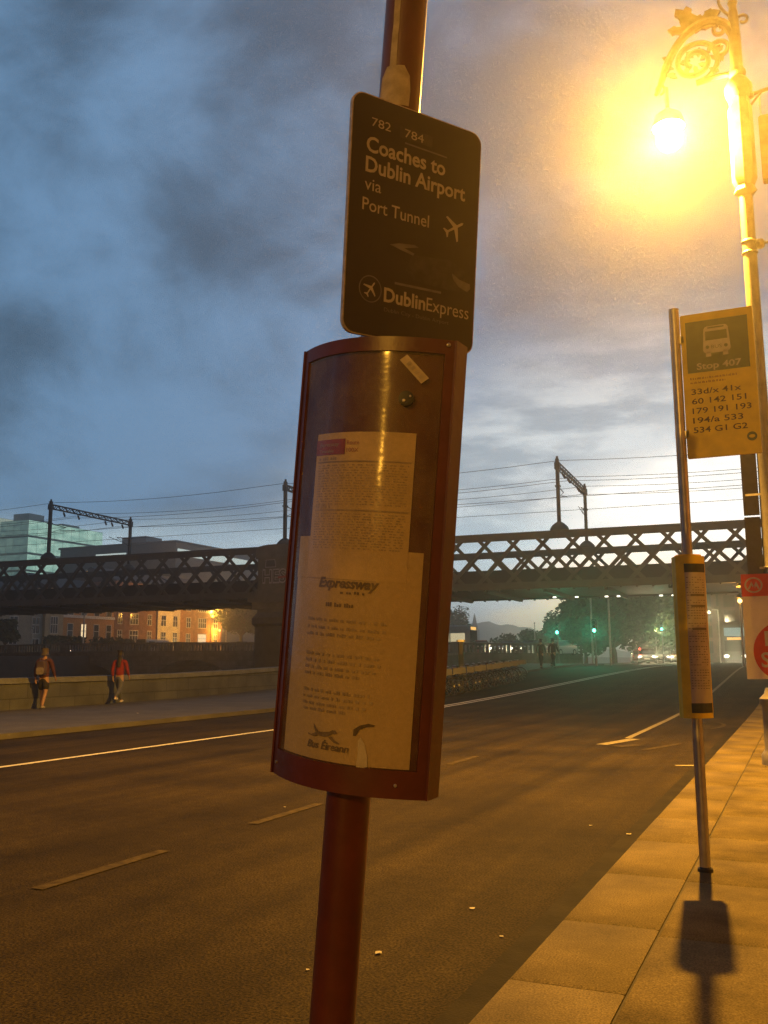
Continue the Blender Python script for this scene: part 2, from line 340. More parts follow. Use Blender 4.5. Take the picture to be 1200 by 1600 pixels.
# ------------------------------------------------------------------ ground, road, pavements, river
def sm(t): t = min(1, max(0, t)); return t * t * (3 - 2 * t)
def zg(y): return 1.0 * sm((y - 24) / 42)
YS = [-90, -60, -40, -20, -10, 0, 3, 6, 10, 15, 20, 24, 28, 32, 36, 40, 44, 48, 52, 56, 60, 66, 75, 90, 120, 180, 300, 420]
def strip(name, x0, x1, dz_, m, ys=YS, nx=1, skirt=None, parent=None):
    mb = MB(); n = nx + 1
    for y in ys:
        for i in range(n): mb.v.append(Vector((x0 + (x1 - x0) * i / nx, y, zg(y) + dz_)))
    for j in range(len(ys) - 1):
        for i in range(nx): a = j * n + i; mb.f.append((a, a + 1, a + n + 1, a + n))
    return mb.build(name, m, parent, smooth=True)
def asph():
    mt = bpy.data.materials.new('asphalt'); mt.use_nodes = True; t = mt.node_tree; p = t.nodes['Principled BSDF']; p.inputs['Roughness'].default_value = .8; p.inputs['Specular IOR Level'].default_value = .06
    c = t.nodes.new('ShaderNodeTexCoord')
    def nz(scale, stretch, detail=5):
        mp = t.nodes.new('ShaderNodeMapping'); mp.inputs['Scale'].default_value = stretch; t.links.new(c.outputs['Object'], mp.inputs[0])
        n = t.nodes.new('ShaderNodeTexNoise'); n.inputs['Scale'].default_value = scale; n.inputs['Detail'].default_value = detail; t.links.new(mp.outputs[0], n.inputs['Vector']); return n.outputs['Fac']
    def mr(f, a, b, lo=.3, hi=.7):
        q = t.nodes.new('ShaderNodeMapRange'); q.inputs[1].default_value = lo; q.inputs[2].default_value = hi; q.inputs[3].default_value = a; q.inputs[4].default_value = b; t.links.new(f, q.inputs[0]); return q.outputs[0]
    def mul(a, b):
        q = t.nodes.new('ShaderNodeMath'); q.operation = 'MULTIPLY'; t.links.new(a, q.inputs[0]); t.links.new(b, q.inputs[1]); return q.outputs[0]
    v = mul(mul(mr(nz(1.0, (2.2, .05, 1), 4), .58, 1.28), mr(nz(.55, (1, 1, 1), 6), .6, 1.4)), mul(mr(nz(9, (1, 1, 1), 5), .82, 1.18), mr(nz(70, (1, 1, 1), 5), .25, 1.9, .36, .64)))
    mm = t.nodes.new('ShaderNodeMix'); mm.data_type = 'RGBA'; mm.blend_type = 'MULTIPLY'; mm.inputs[0].default_value = 1; mm.inputs[6].default_value = (.0250, .0185, .0068, 1)
    t.links.new(v, mm.inputs[7]); t.links.new(mm.outputs[2], p.inputs['Base Color'])
    b = t.nodes.new('ShaderNodeBump'); b.inputs['Strength'].default_value = .5; b.inputs['Distance'].default_value = .006
    t.links.new(nz(150, (1, 1, 1), 2), b.inputs['Height']); t.links.new(b.outputs[0], p.inputs['Normal'])
    return mt
asphalt = asph()
# one sheet to the horizon with the river's bed let into it
gm = MB(); xs = [-3000, -400, -140, -76.02, -76.0, -21.05, -21.0, -14.6, 0, 60, 400, 3000]; gy = [-3000, -400] + YS + [700, 3000]
def gz(x, y):
    if x <= -76.02: return 2.1
    if x <= -21.05: return -6.0 if y <= 700 else 1.5
    return zg(y) - .02
for y in gy:
    for x in xs: gm.v.append(Vector((x, y, gz(x, y))))
for j in range(len(gy) - 1):
    for i in range(len(xs) - 1): a_ = j * len(xs) + i; gm.f.append((a_, a_ + 1, a_ + len(xs) + 1, a_ + len(xs)))
tag(gm.build('ground', mat('city_ground', (.07, .065, .06), .9, .3, .5), smooth=False), kind='structure')
road = tag(strip('road', -14.4, -1.3, 0.0, asphalt, nx=4), kind='structure')
water = MB().box(-75.9, -21.1, -400, 690, -3.4, -3.2)
tag(water.build('river', mat('river_water', (.012, .014, .014), .08, .3, .2, .6, .9), smooth=False), kind='structure')
# near pavement: dirt bed, kerb stones, rows of flags, each stone with open joints
mb = MB()
for j in range(len(YS) - 1):
    y0, y1 = YS[j], YS[j + 1]
    mb.add([(-1.29, y0, zg(y0) + .085), (8, y0, zg(y0) + .085), (8, y1, zg(y1) + .085), (-1.29, y1, zg(y1) + .085)], [(0, 1, 2, 3)])
pav = tag(mb.build('pavement', joint, smooth=False), kind='structure')
rr = random.Random(3)
def slab(mb, x0, x1, y0, y1, g=.008, b=.014):
    dz_ = rr.uniform(-.003, .003); a0, a1 = zg(y0), zg(y1)
    X0, X1, Y0, Y1 = x0 + g, x1 - g, y0 + g, y1 - g
    lo = [(X0, Y0, a0), (X1, Y0, a0), (X1, Y1, a1), (X0, Y1, a1)]
    vs = [(x, y, z - .05) for x, y, z in lo] + [(x, y, z + .1 - b * .5 + dz_) for x, y, z in lo]
    ins = [(X0 + b, Y0 + b, a0), (X1 - b, Y0 + b, a0), (X1 - b, Y1 - b, a1), (X0 + b, Y1 - b, a1)]
    vs += [(x, y, z + .1 + dz_) for x, y, z in ins]
    fs = [(k, (k + 1) % 4, 4 + (k + 1) % 4, 4 + k) for k in range(4)] + [(4 + k, 4 + (k + 1) % 4, 8 + (k + 1) % 4, 8 + k) for k in range(4)] + [(8, 9, 10, 11)]
    mb.add(vs, fs)
kb = MB(); y = -20.0
js = [-2.0, -.8, .5, 1.7, 3.05, 4.25, 5.28, 6.5, 7.72]
yy = [y + 1.2 * i for i in range(15)] + js
while yy[-1] < 110: yy.append(yy[-1] + rr.uniform(1.0, 1.5))
for a_, b_ in zip(yy[:-1], yy[1:]): slab(kb, -1.3, -.78, a_, b_, .007, .016)
kb.build('kerb', kerbst, pav)
fl = MB(); xr = [-.78, -.05, .7, 1.45, 2.2, 2.95, 3.7]
for i in range(len(xr) - 1):
    y = -8 + rr.uniform(0, .5)
    while y < 90:
        l = rr.uniform(.75, 1.35)
        if i == 0 and y < 6.62 < y + l: l = 6.62 - y if 6.62 - y > .3 else l
        if i == 0 and abs(y - 6.62) < .01: slab(fl, -.78, -.46, y, y + .34); slab(fl, -.46, -.05, y, y + .34); y += .34; continue
        slab(fl, xr[i], xr[i + 1], y, y + l); y += l
fl.build('paving_flags', flag, pav)
# far pavement along the river
mb = MB()
for j in range(len(YS) - 1):
    y0, y1 = YS[j], YS[j + 1]
    if y1 > 86: continue
    A = [(-14.4, 0.0), (-14.4, .11), (-14.7, .115), (-20.6, .15)]
    for k in range(3):
        (xa, za), (xb, zb) = A[k], A[k + 1]
        mb.add([(xa, y0, zg(y0) + za), (xa, y1, zg(y1) + za), (xb, y1, zg(y1) + zb), (xb, y0, zg(y0) + zb)], [(0, 1, 2, 3)])
tag(mb.build('quay_pavement', mat('quay_paving', (.070, .066, .061), .8, .3, 1.2, .2, 30, speck=.15), smooth=False), kind='structure')
# painted lines: children of the road
def line(pts, w, dz_, m, name, cut=.0):
    mb = MB(); pts = [Vector((p[0], p[1], 0)) for p in pts]; out = []
    n = len(pts)
    for i, p in enumerate(pts):
        d = (pts[min(i + 1, n - 1)] - pts[max(i - 1, 0)]).normalized(); s = Vector((d.y, -d.x, 0)) * w / 2
        for q_ in (p - s, p + s): out.append(Vector((q_.x, q_.y, zg(q_.y) + dz_)))
    mb.add(out, [(2 * i, 2 * i + 1, 2 * i + 3, 2 * i + 2) for i in range(n - 1)])
    return mb.build(name, m, road, smooth=False)
def lx(y): return -10.65 + (0 if y < 26 else 2.0 * sm((y - 26) / 44))
line([(lx(y), y) for y in (-40, -20, 0, 10, 20, 26, 28, 30, 33, 36, 40, 44, 48, 52, 56, 60, 64, 68)], .13, .006, paint, 'edge_line')
line([(lx(y) + .27, y) for y in (25, 26, 28, 30, 33, 36, 40, 44, 48, 52, 56, 60, 64, 68)], .12, .006, paint, 'edge_line')
line([(-3.15 - (0 if y < 30 else .008 * (y - 30)), y) for y in (18.4, 24, 28, 32, 36, 40, 44, 48, 52, 56, 60, 68)], .12, .006, paint_mid, 'bay_line')
for ya, yb in ((4.99, 6.36), (7.67, 9.0), (12.97, 14.2)): line([(-4.77, ya), (-4.77, yb)], .11, .006, paint_worn, 'lane_dash')
line([(-3.35, 16.9), (-3.0, 18.3)], .22, .006, paint_mid, 'arrow_mark'); line([(-3.05, 16.6), (-2.75, 17.1)], .25, .006, paint_worn, 'arrow_mark')
line([(-2.5, 16.2), (-2.1, 17.6)], .14, .006, paint_worn, 'arrow_mark')
line([(-1.75, 14.0), (-1.36, 14.15)], .12, .007, paint_mid, 'kerb_mark')
line([(-2.05 + .32 * math.cos(t), 22.5 + 1.15 * math.sin(t)) for t in [2 * PI * k / 20 for k in range(21)]], .1, .006, paint_worn, 'loop_mark')

mg = mat('gutter_asphalt', (.0175, .0145, .008), .85, .4, 3, .4, 80, spec=.08); mp2 = mat('asphalt_patch', (.017, .0155, .012), .85, .35, 2, .4, 80, spec=.2)
line([(-1.44, y) for y in (-6, 0, 3, 6, 9, 12, 15, 18, 22)], .15, .004, mg, 'gutter_strip')
line([(-8.2, 14.0), (-8.2, 22.0)], .55, .004, mp2, 'asphalt_patch')
# ------------------------------------------------------------------ red coach stop post with leaning pole (foreground)
LW = Vector((.099, -.033, 1)).normalized(); PB = Vector((-1.133, 2.122, .1))
def frame_(yaw):
    u = Vector((math.cos(yaw), math.sin(yaw), 0)); u = (u - LW * u.dot(LW)).normalized(); return u, u.cross(LW)
cu_, cn_ = frame_(-.067)
RM = Matrix((cu_, -cn_, LW)).transposed().to_4x4(); RM.translation = PB; RI = RM.inverted()
post = empty('coach_stop_post', M=RM, label='leaning maroon bus stop pole in front with black coach sign and curved timetable case', cat='bus stop')
mb = MB(); mb.tube([(0, 0, -.12), (0, 0, .02), (0, 0, 1), (0, 0, 2), (0, 0, 3), (0, 0, 3.92)], .054, 28)
mb.lathe([(.054, 3.92), (.05, 3.945), (.03, 3.955), (.002, 3.96)], n=28)
mb.build('pole', maroon, post)
def onpole(a, z, r=.0555): return Vector((r * math.sin(a), -r * math.cos(a), z))
tape = mat('old_tape', (.40, .33, .24), .85, .3, 30, .3, 60)
mb = MB(); seg = 9
prof = [(2.90, .15, .50), (2.93, .16, .48), (2.99, .17, .47), (3.02, .20, .50), (3.05, .18, .47), (3.10, .17, .49), (3.118, .20, .47)]
mb.v = []; 
for z, a0, a1 in prof:
    for k in range(seg): mb.v.append(onpole(a0 - .25 + (a1 - a0) * k / (seg - 1), z))
mb.f = [(j * seg + k, j * seg + k + 1, (j + 1) * seg + k + 1, (j + 1) * seg + k) for j in range(len(prof) - 1) for k in range(seg - 1)]
mb.build('tape_strip', tape, post)
mb = MB(); zs = [2.80, 2.84, 2.88, 2.905]; aw = [.75, .78, .70, .42]
for z, w_ in zip(zs, aw):
    for k in range(11): mb.v.append(onpole(.2 - w_ + 2 * w_ * k / 10, z, .0565))
mb.f = [(j * 11 + k, j * 11 + k + 1, (j + 1) * 11 + k + 1, (j + 1) * 11 + k) for j in range(3) for k in range(10)]
mb.build('tape_patch', tape, post)
# flag sign
su, sn = frame_(1.021); SW, SH = .400, .584
ro, pi_ = .053, .033
w2 = LW * math.cos(pi_) + sn * math.sin(pi_); su2 = su * math.cos(ro) + w2 * math.sin(ro); sw3 = w2 * math.cos(ro) - su * math.sin(ro); sn2 = su2.cross(sw3)
SCN = PB + LW * 2.487 + su * .026 + sn * .075
def sg(x, y, off=0.0): return SCN + su2 * x + sw3 * y + sn2 * off
edge = rrect(SW, SH, .032)
mb = MB(); mb.prism(edge, lambda x, y, k: sg(x, y, -.010 * k)); sign = mb.build('sign_plate', alu, post, inv=RI)
inner = rrect(SW - .006, SH - .006, .030)
mb = MB(); mb.flat(inner, lambda x, y: sg(x, y, .0008)); mb.build('sign_face', navy, sign, inv=RI, fix=False)
def S(fx, fy, off=.0016): return sg((fx - .5) * SW, (.5 - fy) * SH, off)
def s2(x, y): return sg(x, y, .0016)
def sxy(fx, fy): return ((fx - .5) * SW, (.5 - fy) * SH)
mb = MB()
def T(t, fx, fy, cap, wid, **k): x, y = sxy(fx, fy); put_text(mb, t, x, y, cap, s2, wid * SW, **k)
T('782', .14, .128, .021, .14); T('784', .385, .128, .021, .145)
T('Coaches to', .11, .238, .037, .60, bold=.022); T('Dublin Airport', .11, .322, .037, .77, bold=.022)
T('via', .11, .398, .030, .12); T('Port Tunnel', .10, .484, .031, .50, bold=.006)
T('Dublin', .285, .843, .034, .315, bold=.026); T('Express', .61, .843, .034, .34)
mb.flat(plane_icon(*sxy(.80, .455), .036, -1.0), s2)
mb.flat(plane_icon(*sxy(.185, .805), .022, -.6), s2)
mb.build('lettering', white_l, sign, inv=RI, fix=False)
mb = MB()
x, y = sxy(.29, .885); put_text(mb, 'Dublin City - Dublin Airport', x, y, .0095, s2, .50 * SW)
for a, b, c, d, hh in ((.39, .150, .72, .152, .004), (.36, .752, .72, .747, .006)):
    mb.add([S(a, b), S(c, d), S(c, d + hh / SH), S(a, b + hh / SH)], [(0, 1, 2, 3)])
mb.flat([sxy(*p) for p in ((.31, .600), (.38, .585), (.50, .575), (.53, .582), (.42, .60), (.50, .612), (.49, .622), (.40, .612))], s2)
mb.flat([sxy(*p) for p in ((.80, .655), (.86, .675), (.95, .685), (.955, .705), (.93, .722), (.86, .708), (.81, .68))], s2)
cx, cy = sxy(.185, .805); ring = [(cx + .033 * math.cos(2 * PI * k / 32), cy + .033 * math.sin(2 * PI * k / 32)) for k in range(32)]; rin = [(cx + .030 * math.cos(2 * PI * k / 32), cy + .030 * math.sin(2 * PI * k / 32)) for k in range(32)]
mb.add([s2(*p) for p in ring + rin], [(k, (k + 1) % 32, 32 + (k + 1) % 32, 32 + k) for k in range(32)])
mb.build('faded_artwork', grey_l, sign, inv=RI, fix=False)
mb = MB()     # ghost of a coach picture
mb.flat([sxy(*p) for p in ((.48, .62), (.78, .60), (.90, .63), (.92, .72), (.80, .735), (.50, .725), (.44, .69))], lambda x, y: sg(x, y, .0012))
mb.build('coach_picture', mat('ghost_print', (.034, .032, .038), .5, .5, 40, 0), sign, inv=RI, fix=False); mb = MB()
mb.flat([sxy(*p) for p in ((.35, .085), (.60, .085), (.60, .135), (.35, .135))], lambda x, y: sg(x, y, .0012))
mb.build('number_patch', mat('ghost_print', (.034, .032, .038), .5, .5, 40, 0), sign, inv=RI, fix=False)
mb = MB()
for z in (2.30, 2.62): mb.tube([onpole(2 * PI * k / 24, z - .1, .060) for k in range(24)], .007, 8, True)
mb.build('sign_clamp', steel, post)
# curved timetable case, in the post's own frame (x across, -y front, z up)
CW, CO, CZ0, CZ1, CS, CDEP, CX = .419, .060, 1.118, 2.174, .086, .055, .024
def cs(s, z, off=0.0):       # s -1..1 across the curved front
    x = s * CW / 2; nx = s * 2 * CS / (CW / 2); l = math.hypot(nx, 1)
    return Vector((CX + x + off * nx / l, -(CO + CS * (1 - s * s)) - off / l, z))
def cslab(mb, s0, s1, z0, z1, o0, o1, n=24):
    vs = []
    for k in range(n + 1):
        s = s0 + (s1 - s0) * k / n
        vs += [cs(s, z0, o0), cs(s, z1, o0), cs(s, z1, o1), cs(s, z0, o1)]
    fs = [(0, 1, 2, 3), tuple(4 * n + i for i in (3, 2, 1, 0))]
    for k in range(n):
        for i in range(4): fs.append((4 * k + i, 4 * k + (i + 1) % 4, 4 * k + 4 + (i + 1) % 4, 4 * k + 4 + i))
    mb.add(vs, fs)
def cpatch(mb, s0, s1, z0, z1, off, n=20, wav=0.0, seed=0):
    r = random.Random(seed); ph = r.random() * 6; b0 = len(mb.v)
    for k in range(n + 1):
        s = s0 + (s1 - s0) * k / n
        for j in range(9):
            z = z0 + (z1 - z0) * j / 8; mb.v.append(cs(s, z, off + wav * math.sin(3 * s + 5 * z + ph)))
    mb.f += [(b0 + k * 9 + j, b0 + k * 9 + j + 1, b0 + (k + 1) * 9 + j + 1, b0 + (k + 1) * 9 + j) for k in range(n) for j in range(8)]
def fs_(s, z): return cs(s, z, -.0075)
case = empty('timetable_case'); case.parent = post
n = 28
mb = MB(); prof = [cs(-1 + 2 * k / n, 0, -.013) for k in range(n + 1)]
prof = [Vector((CX - CW / 2 + .002, -CO + CDEP, 0))] + [Vector((max(CX - CW / 2 + .002, min(CX + CW / 2 - .002, p.x)), p.y, 0)) for p in prof] + [Vector((CX + CW / 2 - .002, -CO + CDEP, 0))]
mb.prism([(p.x, p.y) for p in prof], lambda x, y, k: Vector((x, y, CZ1 - .004 if k else CZ0 + .004)))
mb.build('case_body', maroon_in, case)
mb = MB()
cslab(mb, -1, 1, CZ1 - .034, CZ1, -.013, 0); cslab(mb, -1, 1, CZ0, CZ0 + .062, -.013, 0)
cslab(mb, -1, -.90, CZ0 + .062, CZ1 - .034, -.013, 0, 4); cslab(mb, .905, 1, CZ0 + .062, CZ1 - .034, -.013, 0, 6)
mb.box(CX - CW / 2 - .004, CX - CW / 2 + .0015, -CO - .004, -CO + CDEP + .002, CZ0, CZ1)
mb.box(CX + CW / 2 - .0015, CX + CW / 2 + .004, -CO - .004, -CO + CDEP + .002, CZ0, CZ1)
mb.build('case_frame', maroon, case)
mb = MB(); cpatch(mb, -.895, .90, CZ0 + .063, CZ1 - .035, -.004, 40); mb.build('clear_cover', covermat(), case, fix=False)
p_lo, p_up = MB(), MB()
cpatch(p_lo, -.84, .84, CZ0 + .064, 1.672, -.0105, 30, .0008, 2); cpatch(p_lo, -.84, .45, 1.60, 1.70, -.0098, 20, .0004, 5)
cpatch(p_up, -.60, .69, 1.60, 1.948, -.0085, 24, .0006, 3)
p_lo.build('lower_poster', paper, case, fix=False); pu = p_up.build('upper_poster', mat('newer_paper', (.66, .53, .32), .8, .12, 8, .1, 20, speck=.05), case, fix=False)
R_ = CW / 2
def ft(x, y): return fs_(x / R_, y)        # text metres -> case surface
mb = MB(); cpatch(mb, -.60, -.13, 1.895, 1.932, -.0072, 10)
mb.build('red_heading', redink, case, fix=False)
mb = MB(); 
def ft2(x, y): return cs(x / R_, y, -.0068)
put_text(mb, 'Expressway', -.112, 1.915, .010, ft2, .066, shear=.25); put_text(mb, 'Timetable', -.112, 1.900, .008, ft2, .050)
mb.build('heading_lettering', white_l, case, fix=False)
mb = MB(); put_text(mb, 'Route', -.022, 1.918, .010, ft, .034); put_text(mb, '100X', -.022, 1.900, .010, ft, .034)
mb.build('route_lettering', mat('faded_red_ink', (.42, .20, .16), .8, .2, 20, 0), case, fix=False)
mb = MB()
put_text(mb, 'Expressway', -.078, 1.580, .023, ft, .165, bold=.03, shear=.28)
wordbars(mb, -.01, .055, 1.566, .007, ft, 4); 
wordbars(mb, -.05, .03, 1.535, .010, ft, 5)
put_text(mb, 'Bus Éireann', -.075, 1.208, .017, ft, .118, bold=.02, shear=.22)
# running dog mark
dog = [(0, 0), (.012, .004), (.030, .003), (.046, .006), (.056, .013), (.064, .012), (.070, .016), (.063, .021), (.056, .021), (.046, .016), (.030, .014), (.014, .013), (.004, .020), (-.004, .030), (-.003, .020), (.004, .010), (-.010, .004), (-.022, .006), (-.020, .002)]
mb.flat([(-.055 + x * .95, 1.233 + y) for x, y in dog], ft); mb.flat([(-.012 + x, 1.236 + y) for x, y in ((0, 0), (.016, -.010), (.030, -.012), (.030, -.009), (.018, -.004), (.008, .004))], ft)
mb.build('dark_print', ink, case, fix=False)
mb = MB()
for i, (a, b, z) in enumerate([(-.11, .115, 1.500), (-.11, .112, 1.482), (-.11, .10, 1.466), (-.105, .10, 1.420), (-.105, .105, 1.404), (-.105, .10, 1.388), (-.105, .06, 1.374), (-.105, .085, 1.335), (-.105, .095, 1.320), (-.105, .08, 1.305), (-.10, .03, 1.292)]):
    wordbars(mb, a, b, z, .008, ft, 20 + i)
for i, z in enumerate([1.878, 1.876, 1.762, 1.760]): cpatch(mb, -.55, .66, z, z + .0014, -.0072, 14)
for zt, nn in ((1.868, 16), (1.752, 14)):
    for i in range(nn): wordbars(mb, -.112, .135, zt - .0062 * i, .003, ft, 50 + i + nn)
wordbars(mb, -.112, -.05, 1.882, .009, ft, 91); wordbars(mb, -.112, -.06, 1.766, .009, ft, 92)
mb.build('small_print', ink2, case, fix=False)
mb = MB(); mb.flat([(.064, 1.180), (.074, 1.178), (.090, 1.182), (.088, 1.205), (.080, 1.232), (.070, 1.246), (.064, 1.238), (.066, 1.21)], ft); mb.build('torn_scrap', mat('scrap_paper', (.72, .68, .58), .8, .1, 20, .2), case, fix=False)
mb = MB(); mb.flat([(.052, 1.262), (.066, 1.272), (.085, 1.278), (.100, 1.276), (.098, 1.272), (.082, 1.270), (.066, 1.262), (.058, 1.248), (.052, 1.248)], ft); mb.build('crease_mark', mat('crease_tone', (.10, .08, .06), .9, .4, 40, 0), case, fix=False)  # flat dark shape along the paper's wrinkle
mb = MB(); c0 = Vector((.130, 2.098)); d_ = Vector((.024, -.0265)); e_ = Vector((.0075, .007))
mb.flat([tuple(c0 - d_ - e_), tuple(c0 + d_ - e_), tuple(c0 + d_ + e_), tuple(c0 - d_ + e_)], lambda x, y: cs(x / R_, y, .0012)); mb.build('sticker', mat('cream_sticker', (.50, .42, .28), .7, .2, 30, 0), case, fix=False)
mb = MB()
for i in range(4): q_ = c0 - d_ * .55 + d_ * (.36 * i); mb.flat([tuple(q_ - e_ * .5), tuple(q_ + d_ * .2 - e_ * .5), tuple(q_ + d_ * .2 + e_ * .5), tuple(q_ + e_ * .5)], lambda x, y: cs(x / R_, y, .0018))
mb.build('sticker_print', ink2, case, fix=False)
def disc(mb, x, z, r, o0, o1, n=20):
    c = cs(x / R_, z, 0); nn = (cs(x / R_, z, .01) - c).normalized(); a = Vector((0, 0, 1)).cross(nn).normalized(); b = nn.cross(a)
    mb.add([c + nn * o + a * (rr_ * math.cos(2 * PI * k / n)) + b * (rr_ * math.sin(2 * PI * k / n)) for o, rr_ in ((o0, r), (o1, r), (o1 + .001, r * .7)) for k in range(n)],
           [(i * n + k, i * n + (k + 1) % n, (i + 1) * n + (k + 1) % n, (i + 1) * n + k) for i in (0, 1) for k in range(n)] + [tuple(2 * n + k for k in range(n))])
mb = MB(); disc(mb, .118, 2.028, .018, -.012, .001); mb.build('lock_hole', black, case)
mb = MB(); disc(mb, .113, 2.022, .004, 0, .004, 10); disc(mb, .126, 2.033, .003, 0, .004, 10); disc(mb, -.188, CZ0 + .03, .004, -.001, .003, 10); disc(mb, .150, CZ0 + .03, .004, -.001, .003, 10); disc(mb, .195, CZ1 - .012, .005, -.001, .003, 10)
mb.build('rivet', steel, case)
mb = MB(); mb.box(-.06, .06, -.02, .062, CZ0 + .1, CZ0 + .16); mb.box(-.06, .06, -.02, .062, CZ1 - .2, CZ1 - .14); mb.build('mounting_bracket', maroon, case)
# ------------------------------------------------------------------ yellow bus stop pole
BS = Vector((-.69, 6.77, .1))
stop = empty('bus_stop_pole', BS, 0, 'slim silver bus stop pole with yellow route sign standing on pavement flags', 'bus stop')
mb = MB(); mb.tube([(0, 0, -.05), (0, 0, 2), (0, 0, 3.9)], .033, 20)
for a in range(4): t = a * PI / 2 + .5; mb.bar((.034 * math.cos(t), .034 * math.sin(t), 0), (.034 * math.cos(t), .034 * math.sin(t), 3.89), .008, .006, (math.cos(t), math.sin(t), 0))
mb.lathe([(.036, 3.9), (.036, 3.915), (.02, 3.92)]); mb.build('pole', steel, stop)
mb = MB(); mb.lathe([(.05, 0), (.05, .02), (.04, .03)]); mb.build('base_collar', darkiron, stop)
PW, PH, PX, PZ = .490, 1.06, .285, 3.325
def sp(x, y, off=0): return Vector((PX + x, -.012 - off, PZ + y))
mb = MB(); mb.prism(rrect(PW, PH, .012), lambda x, y, k: sp(x, y, -.022 * k)); pl = mb.build('sign_plate', yellow, stop)
def spx(fx, fy): return ((fx - .5) * PW, (.5 - fy) * PH)
def P2(x, y): return sp(x, y, .0024)
mb = MB(); mb.flat([spx(*p) for p in ((.07, .055), (.925, .055), (.925, .415), (.07, .415))], lambda x, y: sp(x, y, .0012)); mb.build('pictogram_panel', green_p, pl, fix=False)
mb = MB(); bw = .30
bus = rrect(.185, .20, .03)
x0, y0 = spx(.49, .195)
mb.flat([(x0 + x * (1 - .10 * (y > 0)), y0 + y) for x, y in bus], P2)
mb.flat([(x0 + x, y0 + y) for x, y in ((-.075, -.09), (-.04, -.09), (-.04, -.125), (-.075, -.125))], P2); mb.flat([(x0 + x, y0 + y) for x, y in ((.04, -.09), (.075, -.09), (.075, -.125), (.04, -.125))], P2)
xx, yy_ = spx(.20, .395); put_text(mb, 'Stop 407', xx, yy_, .046, P2, .61 * PW, bold=.015)
mb.build('pictogram', white_l, pl, fix=False)
mb = MB(); P3 = lambda x, y: sp(x, y, .0034)
mb.flat([(x0 + x, y0 + y) for x, y in ((-.072, .062), (.072, .062), (.075, -.005), (-.075, -.005))], P3)
mb.flat([(x0 - .055 + .028 * 0 + x, y0 + .082 + y) for x, y in ((0, 0), (.11, 0), (.11, .010), (0, .010))], P3)
for ex in (-.062, .062): mb.flat([(x0 + ex + .013 * math.cos(2 * PI * k / 12), y0 - .055 + .013 * math.sin(2 * PI * k / 12)) for k in range(12)], P3)
put_text(mb, 'BUS', x0 - .036, y0 - .068, .026, P3, .07)
mb.build('pictogram_windows', green_p, pl, fix=False)
mb = MB(); P1 = lambda x, y: sp(x, y, .0016)
for i, t in enumerate(('33d/x 41x', '60 142 151', '179 191 193', '194/a 533', '534 G1 G2')):
    xx, yy_ = spx(.105 + (.0 if i else 0), .565 + .066 * i)
    put_text(mb, t, xx, yy_, .041, P1, (.68, .74, .80, .68, .73)[i] * PW, bold=.012)
mb.build('route_numbers', mat('route_ink', (.055, .035, .02), .7, .2, 20, 0), pl, fix=False)
mb = MB(); wordbars(mb, *[spx(f, 0)[0] for f in (.10, .74)], spx(0, .462)[1], .017, P1, 8); wordbars(mb, *[spx(f, 0)[0] for f in (.10, .58)], spx(0, .49)[1], .017, P1, 9)
mb.build('place_name', mat('brown_ink', (.22, .11, .02), .8, .2, 20, 0), pl, fix=False)
mb = MB(); cx, cy = spx(.885, .885); mb.flat([(cx + .033 * math.cos(2 * PI * k / 24), cy + .033 * math.sin(2 * PI * k / 24)) for k in range(24)], P1); mb.build('operator_roundel', green_p, pl, fix=False)
mb = MB(); mb.flat([(cx + .02 * math.cos(2 * PI * k / 12), cy + .012 * math.sin(2 * PI * k / 12)) for k in range(12)], P2); mb.build('roundel_mark', yellow, pl, fix=False)
mb = MB()
for z in (2.95, 3.65): mb.box(-.036, .06, -.012, .03, z, z + .05)
mb.build('sign_bracket', steel, stop)
# timetable drum on the pole, turned towards the pavement
TA = math.radians(22); TM = Matrix.Rotation(TA, 4, 'Z')
TZ0, TZ1, TW, TD, TSG = 1.00, 2.10, .20, .085, .045
drum = empty('timetable_case'); drum.parent = stop
def tsurf(s, z, off=0):
    nx = s * 2 * TSG / (TW / 2); l = math.hypot(nx, 1)
    return TM @ Vector((s * TW / 2 + off * nx / l, -(.045 + TSG * (1 - s * s)) - off / l, z))
def tpatch(mb, s0, s1, z0, z1, off, n=14):
    b = len(mb.v)
    for k in range(n + 1):
        s = s0 + (s1 - s0) * k / n; mb.v += [tsurf(s, z0, off), tsurf(s, z1, off)]
    mb.f += [(b + 2 * k, b + 2 * k + 1, b + 2 * k + 3, b + 2 * k + 2) for k in range(n)]
n = 18; mb = MB(); pts = [tsurf(-1 + 2 * k / n, 0, 0) for k in range(n + 1)]
pts = [TM @ Vector((-TW / 2, .05, 0))] + pts + [TM @ Vector((TW / 2, .05, 0))]
mb.prism([(p.x, p.y) for p in pts], lambda x, y, k: Vector((x, y, TZ1 if k else TZ0)))
b_ = [TM @ Vector((-TW / 2, .05, 0)) * .85]
mb.prism([(p.x * .82, p.y * .85) for p in pts], lambda x, y, k: Vector((x, y, TZ1 + .012 if k else TZ1 - .01)))
mb.build('case_body', yellow_b, drum)
mb = MB(); tpatch(mb, -.50, .92, 1.10, 1.985, .0015); mb.build('timetable_sheet', mat('timetable_paper', (.46, .43, .36), .75, .2, 6, .1, 20), drum, fix=False)
mb = MB(); tpatch(mb, -.52, .94, 1.035, 1.10, .0018); tpatch(mb, -.52, .94, 1.985, 2.045, .0018); mb.build('dark_header', mat('header_print', (.035, .04, .03), .6, .3, 20, 0), drum, fix=False)
mb = MB()
for z in (1.82, 1.745, 1.59): tpatch(mb, -.2, .8, z, z + .016, .0024)
for i in range(46):
    z = 1.965 - .0175 * i; r = random.Random(i)
    if i % 9 == 0: continue
    for c in range(7):
        if r.random() < .75: a = -.44 + .185 * c; tpatch(mb, a, a + r.uniform(.08, .15), z, z + .005, .0022, 2)
